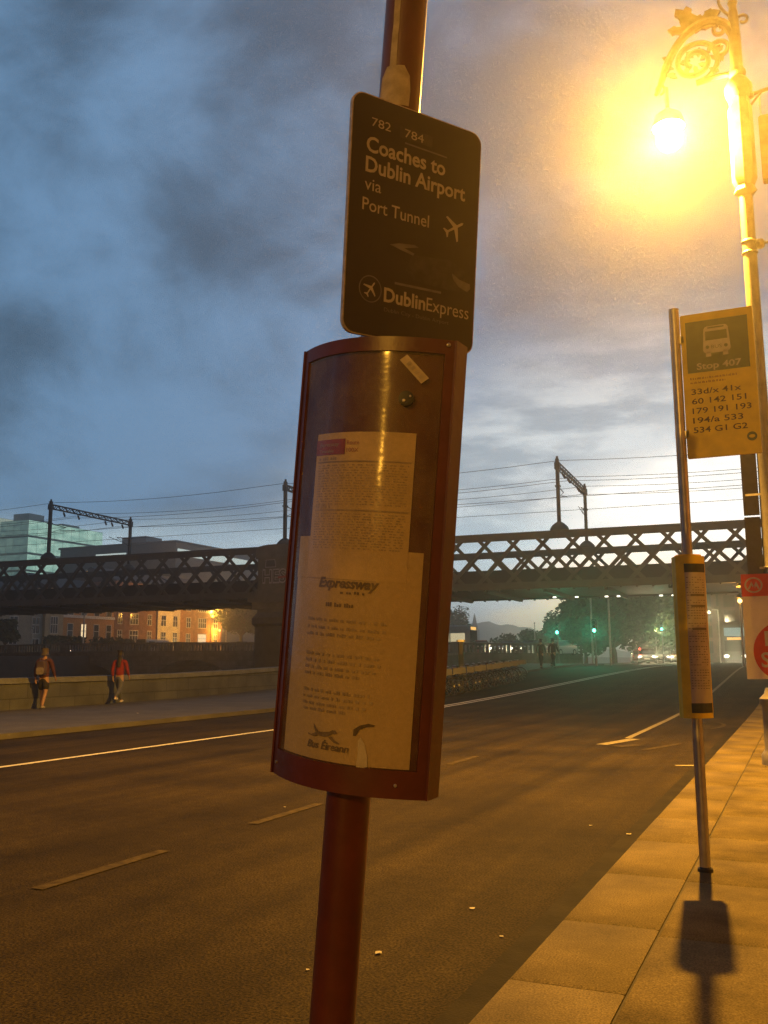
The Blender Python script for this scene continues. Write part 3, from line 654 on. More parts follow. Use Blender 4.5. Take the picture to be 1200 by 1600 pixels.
mb.build('timetable_print', mat('print_grey', (.16, .15, .13), .8, .2, 20, 0), drum, fix=False)

# ------------------------------------------------------------------ ornate street lamps
bulb = glowmat('sodium_lamp_glow', (1, .85, .55), 2.5)
ironp = mat('lamp_paint', (.16, .15, .14), .5, .25, 6, .1)
def spiral(cx, cz, r0, r1, a0, a1, n=28): return [(cx + (r0 + (r1 - r0) * t) * math.cos(a0 + (a1 - a0) * t), 0, cz + (r0 + (r1 - r0) * t) * math.sin(a0 + (a1 - a0) * t)) for t in [k / n for k in range(n + 1)]]
def bez(P, n=14):
    out = []
    for k in range(n + 1):
        t = k / n; Q = [Vector(p) for p in P]
        while len(Q) > 1: Q = [a.lerp(b, t) for a, b in zip(Q[:-1], Q[1:])]
        out.append(Q[0])
    return out
def leaf(mb, x, z, a, l, w, t=.03):
    c, s_ = math.cos(a), math.sin(a); P = [(0, 0), (.3, .5), (.55, .42), (.7, .62), (1, 0), (.7, -.62), (.55, -.42), (.3, -.5)]
    mb.prism([(x + l * p * c - w * q * s_, z + l * p * s_ + w * q * c) for p, q in P], lambda u, v, k: Vector((u, (k - .5) * t, v)))
def make_lamp(loc, label):
    o = empty('street_lamp', loc, 0, label, 'street lamp', 'ornate lamps along the kerb')
    mb = MB(); mb.lathe([(.30, -.05), (.30, .12), (.27, .16), (.25, .20), (.25, .75), (.28, .80), (.28, .86), (.22, .92), (.20, 1.0)], n=24); mb.build('base', ironp, o)
    mb = MB(); mb.lathe([(.135, 1.0), (.13, 1.8), (.15, 1.84), (.15, 1.90), (.115, 1.95), (.10, 4), (.092, 8.15)], n=20)
    for z in (7.15, 7.32): mb.lathe([(.10, z), (.115, z + .02), (.10, z + .05)], n=16)
    mb.build('column', ironp, o)
    mb = MB(); mb.lathe([(.10, 8.05), (.16, 8.12), (.13, 8.2), (.175, 8.3), (.17, 9.45), (.14, 9.5), (.15, 9.58)], n=8)
    mb.build('sleeve', ironp, o)
    mb = MB(); mb.lathe([(.15, 9.58), (.19, 9.68), (.20, 9.78), (.15, 9.88), (.10, 9.94), (.125, 9.99), (.125, 10.03), (.09, 10.1), (.085, 10.6), (.07, 11.0), (.05, 11.12), (.075, 11.18), (.05, 11.24), (.085, 11.34), (.09, 11.44), (.06, 11.56), (.015, 11.64)], n=18)
    mb.build('neck', ironp, o)
    S_ = MB()
    S_.tube(bez([(0, 0, 10.55), (-.05, 0, 11.05), (-.45, 0, 11.15), (-.75, 0, 10.95), (-1.0, 0, 10.7), (-1.02, 0, 10.2), (-1.18, 0, 9.98)], 24), [.075] * 12 + [.065] * 8 + [.055, .05, .045, .04, .03], 8)
    S_.tube(spiral(-.58, 10.38, .36, .10, -PI / 2, 3.3 * PI, 44), .042, 7)
    S_.tube(bez([(-.06, 0, 10.02), (-.3, 0, 10.08), (-.45, 0, 10.02), (-.58, 0, 10.02)], 10), .045, 7)
    S_.tube(spiral(-.22, 10.48, .16, .05, PI, -1.6 * PI, 24), .034, 6); S_.tube(spiral(-.20, 10.80, .12, .04, 0, 2.6 * PI, 20), .034, 6)
    S_.tube(spiral(.13, 10.86, .10, .03, PI, -.9 * PI, 16), .022, 6); S_.tube(bez([(0, 0, 10.9), (-.12, 0, 11.1), (-.28, 0, 11.2), (-.2, 0, 11.42), (-.06, 0, 11.44)], 12), .024, 6)
    S_.tube(spiral(-1.12, 10.06, .09, .03, -PI / 2, 1.5 * PI, 14), .02, 6)
    rl = random.Random(5)
    for k in range(7): a = 2 * PI * k / 7; leaf(S_, -.58 + .07 * math.cos(a), 10.38 + .07 * math.sin(a), a + .5, .16, .07)
    for k in range(16): leaf(S_, -.55 + rl.uniform(-.2, .2), 10.90 + rl.uniform(-.02, .16), rl.uniform(.2, 2.9), rl.uniform(.18, .32), .12, .05)
    for k in range(6): leaf(S_, -.30 + rl.uniform(-.1, .1), 10.30 + rl.uniform(-.15, .2), rl.uniform(0, 6), .17, .06)
    for k in range(5): leaf(S_, -.93 + .02 * k, 10.5 - .08 * k, 2.6 + .5 * (k % 2), .15, .05)
    S_.build('scroll_bracket', ironp, o)
    mb = MB(); mb.tube([(-1.02, 0, 10.06), (-1.02, 0, 9.72)], .03, 8); mb.lathe([(.03, 9.72), (.07, 9.68), (.20, 9.58), (.24, 9.44), (.24, 9.40)], (-1.02, 0, 0), 20); mb.build('lantern_hood', ironp, o)
    mb = MB(); mb.ball((-1.02, 0, 9.22), .2, 20, (1, 1, 1.05)); mb.build('globe', bulb, o); lamplight(o, (-1.02, 0, 9.22), SOD, 21000, .12)
    mb = MB(); mb.tube([(.1, 0, 9.62), (.75, 0, 9.70)], .03, 8); mb.tube([(.1, 0, 9.40), (.3, 0, 9.62)], .02, 6); mb.ball((.16, 0, 9.62), .06, 8); mb.tube([(.1, 0, 7.3), (.8, 0, 7.26)], .02, 6); mb.ball((.14, 0, 7.29), .08, 8); mb.build('side_arm', ironp, o)
    mb = MB(); mb.prism(rrect(.72, 1.0, .04), lambda x, y, k: Vector((.60 + x, (k - .5) * .16, 8.72 + y))); mb.build('hanging_banner', mat('banner_cloth', (.20, .10, .05), .7, .3, 6), o)
    mb = MB(); mb.tube([(.92, .0, 8.3), (.92, 0, 9.68)], .012, 6); mb.tube([(.28, .0, 8.3), (.28, 0, 9.64)], .012, 6); mb.build('banner_rod', steel, o)
    return o
LB = Vector((-.30, 13.72, .1))
lamp = make_lamp(LB, 'ornate iron street lamp with lit globe on a scrolled bracket beside the yellow stop sign')
# panels strapped to the column
pn = MB(); pn.box(-.315, -.112, -.05, .05, 2.05, 3.325); pn.box(-.315, -.112, -.05, .05, 3.36, 4.45)
pn.build('side_panel', mat('panel_back', (.055, .05, .045), .7, .3, 5, .1), lamp)
pn = MB(); pn.box(-.28, -.05, -.058, -.052, 3.62, 3.65); pn.box(-.16, .0, -.058, -.052, 2.6, 2.63); pn.tube([(.12 * math.cos(a), .12 * math.sin(a), 2.62) for a in [2 * PI * k / 20 for k in range(20)]], .012, 6, True)
pn.build('panel_strap', steel, lamp)
lamp3 = copy_tree(lamp); lamp3.location = (-.30, -58.0, .1); lamp3['label'] = 'ornate iron street lamp far behind the viewer along the kerb'
lamp2 = copy_tree(lamp); lamp2.location = (-.30, -24.0, .1); lamp2['label'] = 'ornate iron street lamp behind the viewer farther back along the kerb'
for ch in KIDS(lamp2) + KIDS(lamp3):
    if ch.type == 'LIGHT': ch.data = ch.data.copy(); ch.data.energy = 8500
    if ch.name.startswith(('side_panel', 'panel_strap')): bpy.data.objects.remove(ch)
# paper notice tied to the lamp column
no = empty('bus_stop_notice', LB + Vector((.10, -.24, 1.12)), 0, 'white bus stop notice with red header and red disc on lamp column', 'sign')
mb = MB(); mb.box(-.50, .50, -.006, .006, 0, 1.40); bd = mb.build('notice_board', mat('notice_card', (.62, .60, .56), .7, .1, 5, .05), no)
mb = MB(); mb.box(-.50, .50, -.0095, -.0065, 1.10, 1.40); mb.build('red_header', mat('notice_red', (.50, .035, .02), .6, .12, 8, 0), no)
N2 = lambda o_: (lambda x, y: Vector((x, -o_, y)))
mb = MB(); mb.flat([(.40 * math.cos(2 * PI * k / 48), .36 + .40 * math.sin(2 * PI * k / 48)) for k in range(48)], N2(.0080)); mb.build('red_disc', mat('notice_red', (.5, .03, .02)), no, fix=False)
mb = MB(); put_text(mb, 'BUS', -.25, .44, .19, N2(.0095), .50, bold=.02); put_text(mb, 'STOP', -.31, .16, .19, N2(.0095), .62, bold=.02)
put_text(mb, 'MATTHEWS', -.12, 1.27, .075, N2(.0110), .56, bold=.015); put_text(mb, 'COACHES', .10, 1.16, .06, N2(.0110), .34)
rg = [(-.345 + r_ * math.cos(2 * PI * k / 32), 1.25 + .92 * r_ * math.sin(2 * PI * k / 32)) for r_ in (.115, .092) for k in range(32)]
mb.add([N2(.011)(*p) for p in rg], [(k, (k + 1) % 32, 32 + (k + 1) % 32, 32 + k) for k in range(32)])
for P in (((-.42, 1.20), (-.37, 1.30), (-.345, 1.245), (-.355, 1.215), (-.37, 1.25), (-.395, 1.20)), ((-.33, 1.20), (-.335, 1.25), (-.31, 1.30), (-.27, 1.20), (-.295, 1.20), (-.315, 1.245))): mb.flat(P, N2(.011))
mb.build('notice_lettering', white_l, no, fix=False)
mb = MB()
for z in (.25, 1.2): mb.tube([(-.10 + .145 * math.cos(a), .24 + .16 * math.sin(a) - .0, z) for a in [2 * PI * k / 24 for k in range(24)]], .008, 6, True); mb.box(-.25, .05, .006, .12, z - .015, z + .015)
mb.build('cable_tie', black, no)

# ------------------------------------------------------------------ iron railway bridge over the road and the river
BR = math.atan(.04); BO = Vector((-21.0, 59.4, 0))
bridge = empty('railway_bridge', BO, BR, 'dark iron lattice railway bridge crossing the road and the river', 'bridge')
X0, X1 = -110.0, 30.0; ZT, ZB, BD = 9.80, 6.15, 10.6
def girder(yb):
    g = empty('lattice_girder', (0, yb, 0)); g.parent = bridge
    mb = MB(); mb.box(X0, X1, -.28, .28, ZT - .10, ZT); mb.box(X0, X1, -.16, -.08, ZT - .48, ZT - .10); mb.box(X0, X1, .08, .16, ZT - .48, ZT - .10); mb.build('top_chord', bridgeiron, g, smooth=False)
    mb = MB(); mb.box(X0, X1, -.28, .28, ZB - .12, ZB); mb.box(X0, X1, -.16, -.08, ZB, ZB + .36); mb.box(X0, X1, .08, .16, ZB, ZB + .36); mb.build('bottom_chord', bridgeiron, g, smooth=False)
    mb = MB(); p = 1.98; x = X0 + .4; h0, h1 = ZB + .1, ZT - .14; run = 3.25
    while x < X1 - 4:
        mb.bar((x, -.07, h0), (x + run, -.07, h1), .24, .05); mb.bar((x + .06, .07, h0), (x + run + .06, .07, h1), .12, .05)
        mb.bar((x, .045, h1), (x + run, .045, h0), .24, .05); x += p
    mb.build('lattice', bridgeiron, g, smooth=False)
    mb = MB(); x = X0 + 1
    while x < X1 - 1:
        mb.box(x - .05, x + .05, -.2, .2, ZB - .2, ZB - .12); x += .99
    mb.build('flange_stiffener', bridgeiron, g, smooth=False)
girder(0); girder(BD)
mb = MB(); mb.box(X0, X1, .35, BD - .35, ZB - .02, ZB + .35)
x = X0 + 1
while x < X1: mb.box(x - .12, x + .12, .3, BD - .3, ZB - .30, ZB - .02); x += 3.96
mb.build('deck', darkiron, bridge, smooth=False)
mb = MB(); mb.box(X0, X1, 1.4, 1.5, ZB + .352, ZB + 1.35); mb.box(X0, X1, BD - 1.5, BD - 1.4, ZB + .352, ZB + 1.5); mb.build('ballast_wall', mat('ballast_plate', (.014, .013, .012), .9, .3, 1), bridge, smooth=False)
stone = mat('pier_stone', (.085, .08, .074), .85, .35, 1.5, .3, 12)
def pier(xc, w=2.7):
    p = empty('stone_pier', (xc, 0, 0)); p.parent = bridge
    mb = MB(); mb.box(-w / 2, w / 2, -1.0, -.31, ZB - .15, ZT - 1.0); mb.box(-w / 2 - .35, w / 2 + .35, -1.2, BD + 1.2, ZB - 1.0, ZB - .5); mb.box(-w / 2 - .6, w / 2 + .6, -1.4, -.32, ZB - .5, ZB - .16)
    mb.box(-w / 2 - .15, w / 2 + .15, -1.15, -.32, ZB - .15, ZB + .45); mb.build('pier_block', stone, p, smooth=False)
    mb = MB(); mb.lathe([(1.85, -7.0), (1.85, 3.9), (2.05, 4.1), (2.05, 4.5), (1.7, 4.9), (1.7, ZB - 1.0)], (0, 0, 0), 20); mb.build('pier_drum', mat('pier_iron', (.05, .045, .04), .8, .3, 2), p)
    mb = MB(); mb.lathe([(1.85, -7.0), (1.85, 3.9), (2.05, 4.1), (2.05, 4.5), (1.7, 4.9), (1.7, ZB - 1.0)], (0, BD, 0), 20); mb.build('pier_drum', MATS['pier_iron'], p)
    mb = MB(); n = 10; P = [(-w / 2 - .12, ZT - 1.0), (w / 2 + .12, ZT - 1.0), (w / 2 + .12, ZT - .45)] + [((w / 2 + .12) * math.cos(PI * k / n) if 0 < k < n else (w / 2 + .12) * (1 if k == 0 else -1), ZT - .4 + .42 * math.sin(PI * k / n) ** .6 if 0 < k < n else ZT - .4) for k in range(n + 1)] + [(-w / 2 - .12, ZT - .45)]
    mb.prism(P, lambda x, z, k: Vector((x, -1.12 if k == 0 else -.31, z))); mb.build('pier_cap', stone, p)
    return p
PXL = (-34.5 + 21) / math.cos(BR)
pr_ = pier(PXL); pier(-82 + 21); pier(10 + 21)
mb = MB(); Gf = lambda x, y: Vector((x, -1.006, y))
put_text(mb, 'HES', -.95, 7.05, .95, Gf, 1.9, bold=.05)
mb.flat([(-.75, 8.15), (.15, 8.15), (.05, 8.72), (-.7, 8.72)], Gf); mb.build('graffiti', mat('graffiti_outline', (.26, .25, .30), .7, .2, 10, 0), pr_, fix=False)
mb = MB(); Gg = lambda x, y: Vector((x, -1.0095, y))
put_text(mb, 'HES', -.91, 7.10, .86, Gg, 1.82); mb.flat([(-.70, 8.2), (.10, 8.2), (.01, 8.68), (-.66, 8.68)], Gg); mb.build('graffiti_fill', mat('graffiti_dark', (.035, .03, .035), .7, .3, 10, 0), pr_, fix=False)
mb = MB(); mb.bar((.3, -1.012, 7.4), (.95, -1.012, 7.45), .14, .004); mb.build('graffiti_accent', mat('graffiti_red', (.22, .02, .04), .7, .2, 10, 0), pr_, fix=False)
softl = emat('sky_gap_glow', (1, .95, .8), 3.0)  # glowing boxes stand in for sky glimpsed through gaps in the deck
for px in (-7.0, -5.9, 5.5, 7.0, 9.8, 12.6, 13.4, 9.0):
    mb = MB(); mb.box(px - .11, px + .11, 4 + .2 * px % 3, 4.12 + .2 * px % 3, ZB - .40, ZB - .32); mb.build('soffit_gap_glow', softl, bridge, smooth=False)
# overhead-line portals: each its own thing standing on the bridge
portals = []
def portal(xw, label):
    o = empty('catenary_portal', BO + Matrix.Rotation(BR, 3, 'Z') @ Vector(((xw + 21) / math.cos(BR), 0, 0)) + Vector((0, 0, ZT + .002)), BR, label, 'rail gantry', 'overhead line gantries on the railway bridge')
    H_ = 4.85
    for yb in (0, BD):
        mb = MB(); mb.lathe([(.62, 0), (.62, .12), (.50, .30), (.30, .48), (.13, .58)], (0, yb, 0), 14); mb.build('mast_foot', darkiron, o)
        mb = MB(); mb.box(-.11, .11, yb - .11, yb + .11, .55, H_ - .05); mb.box(-.17, .17, yb - .17, yb + .17, H_ - .75, H_ - .30); mb.tube([(0, yb, H_ - .05), (0, yb, H_ + .12)], .08, 8); mb.box(-.17, .17, yb - .15, yb + .15, 2.9, 3.0); mb.build('mast', darkiron, o, smooth=False)
    mb = MB()
    for z in (H_ - .68, H_ - .34): mb.box(-.14, -.07, .17, BD - .17, z, z + .07); mb.box(.07, .14, .17, BD - .17, z, z + .07)
    k = 0; y = .2
    while y < BD - .5:
        a, b = (H_ - .64, H_ - .30) if k % 2 else (H_ - .30, H_ - .64)
        mb.bar((-.105, y, a), (-.105, y + .42, b), .06, .03, (1, 0, 0)); mb.bar((.105, y, b), (.105, y + .42, a), .06, .03, (1, 0, 0)); y += .42; k += 1
    mb.build('truss_beam', darkiron, o, smooth=False)
    for y in (1.5, 3.3, 6.9, 7.8, 9.3):
        mb = MB(); mb.tube([(0, y, H_ - .68), (.25, y - .05, H_ - 1.15)], .035, 6)
        for q in range(4): t = .35 + .17 * q; mb.ball((.25 * t, y - .05 * t, H_ - .68 - .47 * t), .085, 8)
        mb.build('insulator', darkiron, o)
    for yb, s in ((0, 1), (BD, -1)):
        mb = MB(); mb.tube([(0, yb + .1 * s, 2.95), (0, yb + 1.9 * s, 2.85)], .035, 6); mb.tube([(0, yb + 1.2 * s, 2.5), (0, yb + 3.0 * s, 2.75)], .03, 6); mb.tube([(0, yb + .1 * s, 2.2), (0, yb + 1.9 * s, 2.85)], .02, 6); mb.build('cantilever_arm', darkiron, o)
    return o
portal(-14.0, 'rail gantry right of the coach timetable case on the lattice bridge'); portal(-34.2, 'rail gantry over the stone pier mostly hidden by the coach timetable case'); portal(-56.0, 'rail gantry at left standing before the lit glass office')
for yl, zl, lab in ((2.4, 12.45, 'lowest wire over the nearer track'), (2.4, 13.55, 'upper wire over the nearer track'), (8.2, 12.45, 'lowest wire over the farther track'), (8.2, 13.55, 'upper wire over the farther track'), (.3, 14.55, 'top wire above the nearer masts'), (10.4, 14.55, 'top wire above the farther masts'), (5.3, 14.35, 'middle wire under the gantry beams')):
    o = empty('overhead_wire', BO, BR, 'thin dark overhead rail cable, ' + lab, 'cable', 'overhead cables above the railway bridge')
    mb = MB(); pts = []
    for i in range(81):
        x = X0 + (X1 - X0) * i / 80; ph = ((x - 7) % 21) / 21; pts.append((x, yl, zl - (.35 * 4 * ph * (1 - ph) if zl > 13 else .05)))
    mb.tube(pts, .018, 5); mb.build('cable', black, o)

# ------------------------------------------------------------------ quay wall, stone road bridge
o = empty('quay_wall', (0, 0, 0), 0, 'low granite river wall with pale coping behind the two walkers', 'wall')
mb = MB(); ys = [y for y in YS if -60 <= y <= 56] + [58.0]
def wallstrip(mb, x0, x1, b, t):
    for y0, y1 in zip(ys[:-1], ys[1:]):
        a0, a1 = zg(y0), zg(y1)
        vs = [(x0, y0, a0 + b), (x1, y0, a0 + b), (x1, y1, a1 + b), (x0, y1, a1 + b), (x0, y0, a0 + t), (x1, y0, a0 + t), (x1, y1, a1 + t), (x0, y1, a1 + t)]
        mb.add(vs, [(3, 2, 1, 0), (4, 5, 6, 7), (1, 2, 6, 5), (3, 0, 4, 7)])
wallstrip(mb, -21.0, -20.6, -6.5, .88); mb.build('wall', granite, o, smooth=False)
mb = MB(); wallstrip(mb, -21.06, -20.54, .882, 1.04); mb.build('coping', granite_c, o, smooth=False)
sb = empty('stone_bridge', (0, 86, 0), 0, 'low dark stone road bridge with balustrade and arches beyond the railway bridge', 'bridge')
def bz(x): t = (x + 21) / -70; return 2.95 + .55 * sm(t) + .25 * max(0, 4 * t * (1 - t))
BX0, BX1 = -92.0, -21.0; nb = 71
arches = ((-79, 9.5), (-61.7, 6.9), (-40, 9.0))
def archz(x):
    for c, h in arches:
        if abs(x - c) < h: return -4 + 5.6 * math.sqrt(1 - ((x - c) / h) ** 2)
    return None
mb = MB(); N = 240
for i in range(N):
    xa, xb = BX0 + (BX1 - BX0) * i / N, BX0 + (BX1 - BX0) * (i + 1) / N
    za, zb = archz(xa), archz(xb); za = -6 if za is None else za; zb = -6 if zb is None else zb
    ta, tb = bz(xa) - 1.15, bz(xb) - 1.15
    mb.add([(xa, 0, za), (xb, 0, zb), (xb, 0, tb), (xa, 0, ta), (xa, 12, za), (xb, 12, zb), (xb, 12, tb), (xa, 12, ta)], [(0, 1, 2, 3), (7, 6, 5, 4), (3, 2, 6, 7), (4, 5, 1, 0)])
mb.build('arch_wall', limest, sb, smooth=False)
for yb, nm in ((-.1, 'near'), (11.8, 'far')):
    mb = MB()
    for i in range(nb):
        xa, xb = BX0 + (BX1 - BX0) * i / nb, BX0 + (BX1 - BX0) * (i + 1) / nb; a, b = bz(xa), bz(xb)
        for lo, hi, d0, d1 in ((-1.149, -.92, -.1, .42), (-.18, 0, -.06, .40)):
            mb.add([(xa, yb + d0, a + lo), (xb, yb + d0, b + lo), (xb, yb + d1, b + lo), (xa, yb + d1, a + lo), (xa, yb + d0, a + hi), (xb, yb + d0, b + hi), (xb, yb + d1, b + hi), (xa, yb + d1, a + hi)], [(3, 2, 1, 0), (4, 5, 6, 7), (0, 1, 5, 4), (2, 3, 7, 6)])
    for k in range(9): x = BX0 + 4 + 8.2 * k; mb.box(x - .5, x + .5, yb - .12, yb + .46, bz(x) - 1.14, bz(x) + .05)
    mb.build('parapet', limest, sb, smooth=False)
    mb = MB(); x = BX0 + .3
    while x < BX1: mb.box(x - .09, x + .09, yb + .05, yb + .25, bz(x) - .95, bz(x) - .15); x += .42
    mb.build('balustrade', limest, sb, smooth=False)

# ------------------------------------------------------------------ buildings
white_f = mat('white_frame', (.60, .58, .54), .6, .1, 10, 0)
litw = emat('lit_window', (1, .75, .42), 1.2); litc = emat('lit_cool_window', (.75, .9, .85), .7)
def house(name, label, y0, y1, x, h, wallm, wins, roofm=None, depth=10, z0=2.1, cat='house', group=None, cornice=None, lit=()):
    o = empty(name, (x, y0, z0), 0, label, cat, group); L = y1 - y0
    mb = MB(); mb.box(-depth, 0, .02, L - .02, -.3, h); mb.build('wall', wallm, o, smooth=False)
    mb = MB(); P = [(-depth - .2, h), (.2, h), (.2, h + .15), (-depth / 2, h + 2.4), (-depth - .2, h + .15)]
    mb.prism(P, lambda a, b, k: Vector((a, .04 if k == 0 else L - .04, b))); mb.build('roof', roofm or slate, o, smooth=False)
    if cornice:
        mb = MB(); mb.box(.002, .22, .1, L - .1, cornice, cornice + .4); mb.build('cornice', white_f, o, smooth=False)
    for i, (yc, zc, w, hh, bars) in enumerate(wins):
        fr = MB(); t = .09
        fr.box(.0, .06, yc - w / 2 - t, yc + w / 2 + t, zc - t, zc); fr.box(.0, .06, yc - w / 2 - t, yc + w / 2 + t, zc + hh, zc + hh + t); fr.box(.0, .06, yc - w / 2 - t, yc - w / 2, zc, zc + hh); fr.box(.0, .06, yc + w / 2, yc + w / 2 + t, zc, zc + hh)
        for k in range(1, bars + 1): yy = yc - w / 2 + w * k / (bars + 1); fr.box(.004, .05, yy - .045, yy + .045, zc, zc + hh)
        fr.box(.004, .05, yc - w / 2, yc + w / 2, zc + hh * .52, zc + hh * .52 + .09)
        f = fr.build('window', white_f, o, smooth=False)
        MB().box(.0025, .02, yc - w / 2, yc + w / 2, zc, zc + hh).build('pane', litw if i in lit else glassd, f, smooth=False)
    return o
slate = mat('roof_slate', (.05, .05, .055), .7, .3, 2, .2)
brick_o = brickmat('orange_brick', (.36, .15, .06), (.42, .19, .08), (.30, .22, .15), .45, .15, .02, .9, 'YZ')
brick_b = brickmat('brown_brick', (.22, .09, .05), (.27, .12, .06), (.20, .15, .11), .45, .15, .02, .9, 'YZ')
cream = mat('cream_render', (.46, .38, .24), .85, .15, 1, .1); whiter = mat('white_render', (.52, .47, .40), .85, .12, 1, .1); peach = mat('orange_render', (.50, .25, .09), .85, .12, 1, .1)
HX = -95
rowg = 'houses along the far quay'
house('cream_house', 'wide cream rendered house at the left edge of the far quay', 82, 98, HX, 8.5, mat('dull_cream', (.34, .31, .24), .85, .15, 1, .1), [(3 + 3.9 * k, 3.2, 1.3, 2.1, 1) for k in range(4)] + [(3 + 3.9 * k, .8, 1.3, 1.6, 1) for k in range(4)], group=rowg)
house('yellow_house', 'narrow yellow lamplit house between the cream and orange ones', 98, 101.5, HX + .4, 9.5, cream, [(1.7, 3.3, 1.3, 2.2, 2), (1.7, 6.2, 1.3, 1.5, 2)], group=rowg)
house('orange_house', 'orange fronted terrace with pale cornice and sash windows', 101.5, 112.6, HX, 9.2, peach, [(1.8 + 2.7 * k, 2.6, 1.0, 2.1, 0) for k in range(4)] + [(1.8 + 2.7 * k, 6.0, 1.0, 1.5, 0) for k in range(4)], cornice=5.55, group=rowg, lit=(1,))
house('brick_apartments', 'brown brick apartments with white cross windows on far quay', 112.6, 122.7, HX, 11.5, brick_b, [(y_, z_, w_, 1.55, b_) for z_ in (2.5, 5.1, 7.8) for y_, w_, b_ in ((1.3, .9, 1), (4.6, 1.9, 2), (8.4, .9, 1))], group=rowg)
house('white_house', 'white rendered house between the two brick blocks', 122.7, 128.7, HX + .3, 11.2, whiter, [(y_, z_, w_, 1.7, b_) for z_ in (2.3, 5.0, 7.8) for y_, w_, b_ in ((1.5, 1.2, 1), (4.6, 1.1, 1))], group=rowg)
house('orange_brick_house', 'orange brick house lit by the quay street lamp', 129.0, 141.5, HX, 11.5, brick_o, [(y_, z_, w_, 1.6, b_) for z_ in (2.3, 5.0, 7.8) for y_, w_, b_ in ((2.4, 1.1, 1), (6.4, 2.3, 3), (10.4, 1.1, 1))], group=rowg, lit=(1,))
# glass offices
def curtain(name, label, x0, x1, y0, y1, h, faces, z0=2.1, nfl=8, plant=()):
    o = empty(name, ((x0 + x1) / 2, y0, z0), 0, label, 'office'); c = (x0 + x1) / 2
    mb = MB(); mb.box(x0 - c, x1 - c, 0, y1 - y0, -.5, h); mb.build('core', mat('office_core', (.12, .13, .13), .6, .2, 1), o, smooth=False)
    for side, m_, cols in faces:
        fr = MB(); pn_ = MB(); fh = h / nfl
        for f in range(nfl):
            for k in range(cols):
                if side == 'E': a = (y1 - y0) * k / cols; b = (y1 - y0) * (k + 1) / cols; pn_.box(x1 - c + .02, x1 - c + .06, a + .06, b - .06, f * fh + .45, (f + 1) * fh - .08)
                else: a = x0 - c + (x1 - x0) * k / cols; b = x0 - c + (x1 - x0) * (k + 1) / cols; pn_.box(a + .06, b - .06, -.06, -.02, f * fh + .45, (f + 1) * fh - .08)
        pn_.build('glazing', m_, o, smooth=False)
    for bx in plant: MB().box(*bx).build('roof_plant', mat('plant_metal', (.25, .26, .26), .6, .2, 2), o, smooth=False)
    return o
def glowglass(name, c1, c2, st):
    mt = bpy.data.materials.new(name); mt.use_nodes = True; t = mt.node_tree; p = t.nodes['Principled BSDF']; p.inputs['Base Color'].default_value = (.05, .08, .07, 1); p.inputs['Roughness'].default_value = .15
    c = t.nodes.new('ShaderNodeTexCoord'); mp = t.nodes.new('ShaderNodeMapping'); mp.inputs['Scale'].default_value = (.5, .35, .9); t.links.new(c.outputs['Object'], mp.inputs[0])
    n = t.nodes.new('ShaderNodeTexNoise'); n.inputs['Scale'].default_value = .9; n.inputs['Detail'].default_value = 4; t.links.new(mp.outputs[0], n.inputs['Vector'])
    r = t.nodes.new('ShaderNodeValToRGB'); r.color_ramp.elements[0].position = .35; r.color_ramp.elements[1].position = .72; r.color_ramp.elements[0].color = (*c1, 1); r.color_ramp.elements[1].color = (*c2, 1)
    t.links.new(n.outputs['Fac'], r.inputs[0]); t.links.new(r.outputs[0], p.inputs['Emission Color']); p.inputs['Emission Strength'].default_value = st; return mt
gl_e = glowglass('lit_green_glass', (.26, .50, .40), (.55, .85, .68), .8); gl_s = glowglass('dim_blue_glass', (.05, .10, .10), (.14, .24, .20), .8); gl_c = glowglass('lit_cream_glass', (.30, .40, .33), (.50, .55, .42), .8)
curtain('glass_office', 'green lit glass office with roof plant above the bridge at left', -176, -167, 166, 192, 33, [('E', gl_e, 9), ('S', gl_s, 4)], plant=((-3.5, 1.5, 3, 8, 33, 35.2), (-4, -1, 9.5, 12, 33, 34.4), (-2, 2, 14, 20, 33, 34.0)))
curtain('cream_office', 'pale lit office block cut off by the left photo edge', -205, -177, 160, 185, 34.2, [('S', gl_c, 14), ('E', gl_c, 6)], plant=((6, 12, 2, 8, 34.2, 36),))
o = empty('low_office', (-121.7, 144, 2.1), 0, 'flat roofed dark grey office behind the left gantry', 'office')
MB().box(-14.2, 14.2, 0, 30, -.5, 21.7).build('wall', mat('grey_cladding', (.16, .17, .16), .7, .15, .8), o, smooth=False)
mb = MB(); mb.box(-14.5, 14.5, -.3, 30.3, 21.7, 22.1); mb.build('roof', mat('roof_felt', (.10, .10, .10), .8, .2, 1), o, smooth=False)
MB().box(-2, 4, 4, 9, 22.1, 24.0).build('roof_plant', mat('plant_metal', (.2, .2, .2)), o, smooth=False)
mb = MB(); mb.box(14.2, 14.24, .6, 29, 19.3, 20.6); mb.box(-5, 2.5, -.04, 0, 19.9, 20.3); mb.build('window_strip', litc, o, smooth=False)
# dark blocks on the near side beyond the railway bridge
def block(name, label, x0, x1, y0, y1, h, m_, cols, rows, litset, z0=1.0):
    o = empty(name, ((x0 + x1) / 2, y0, z0), 0, label, 'building'); c = (x1 - x0) / 2
    MB().box(-c, c, 0, y1 - y0, -.5, h).build('wall', m_, o, smooth=False); MB().box(-c - .2, c + .2, -.2, y1 - y0 + .2, h, h + .5).build('parapet', m_, o, smooth=False)
    for r in range(rows):
        for k in range(cols):
            xa = -c + 2 * c * (k + .25) / cols; xb = -c + 2 * c * (k + .75) / cols; z = 1.2 + (h - 1.6) * r / rows
            w = MB(); w.box(xa - .06, xb + .06, -.03, 0, z - .06, z + (h / rows) * .62 + .06); f = w.build('window', white_f if (r, k) in litset else darkiron, o, smooth=False)
            MB().box(xa, xb, -.045, -.032, z, z + (h / rows) * .62).build('pane', (litc if (r, k) in litset else glassd), f, smooth=False)
    return o
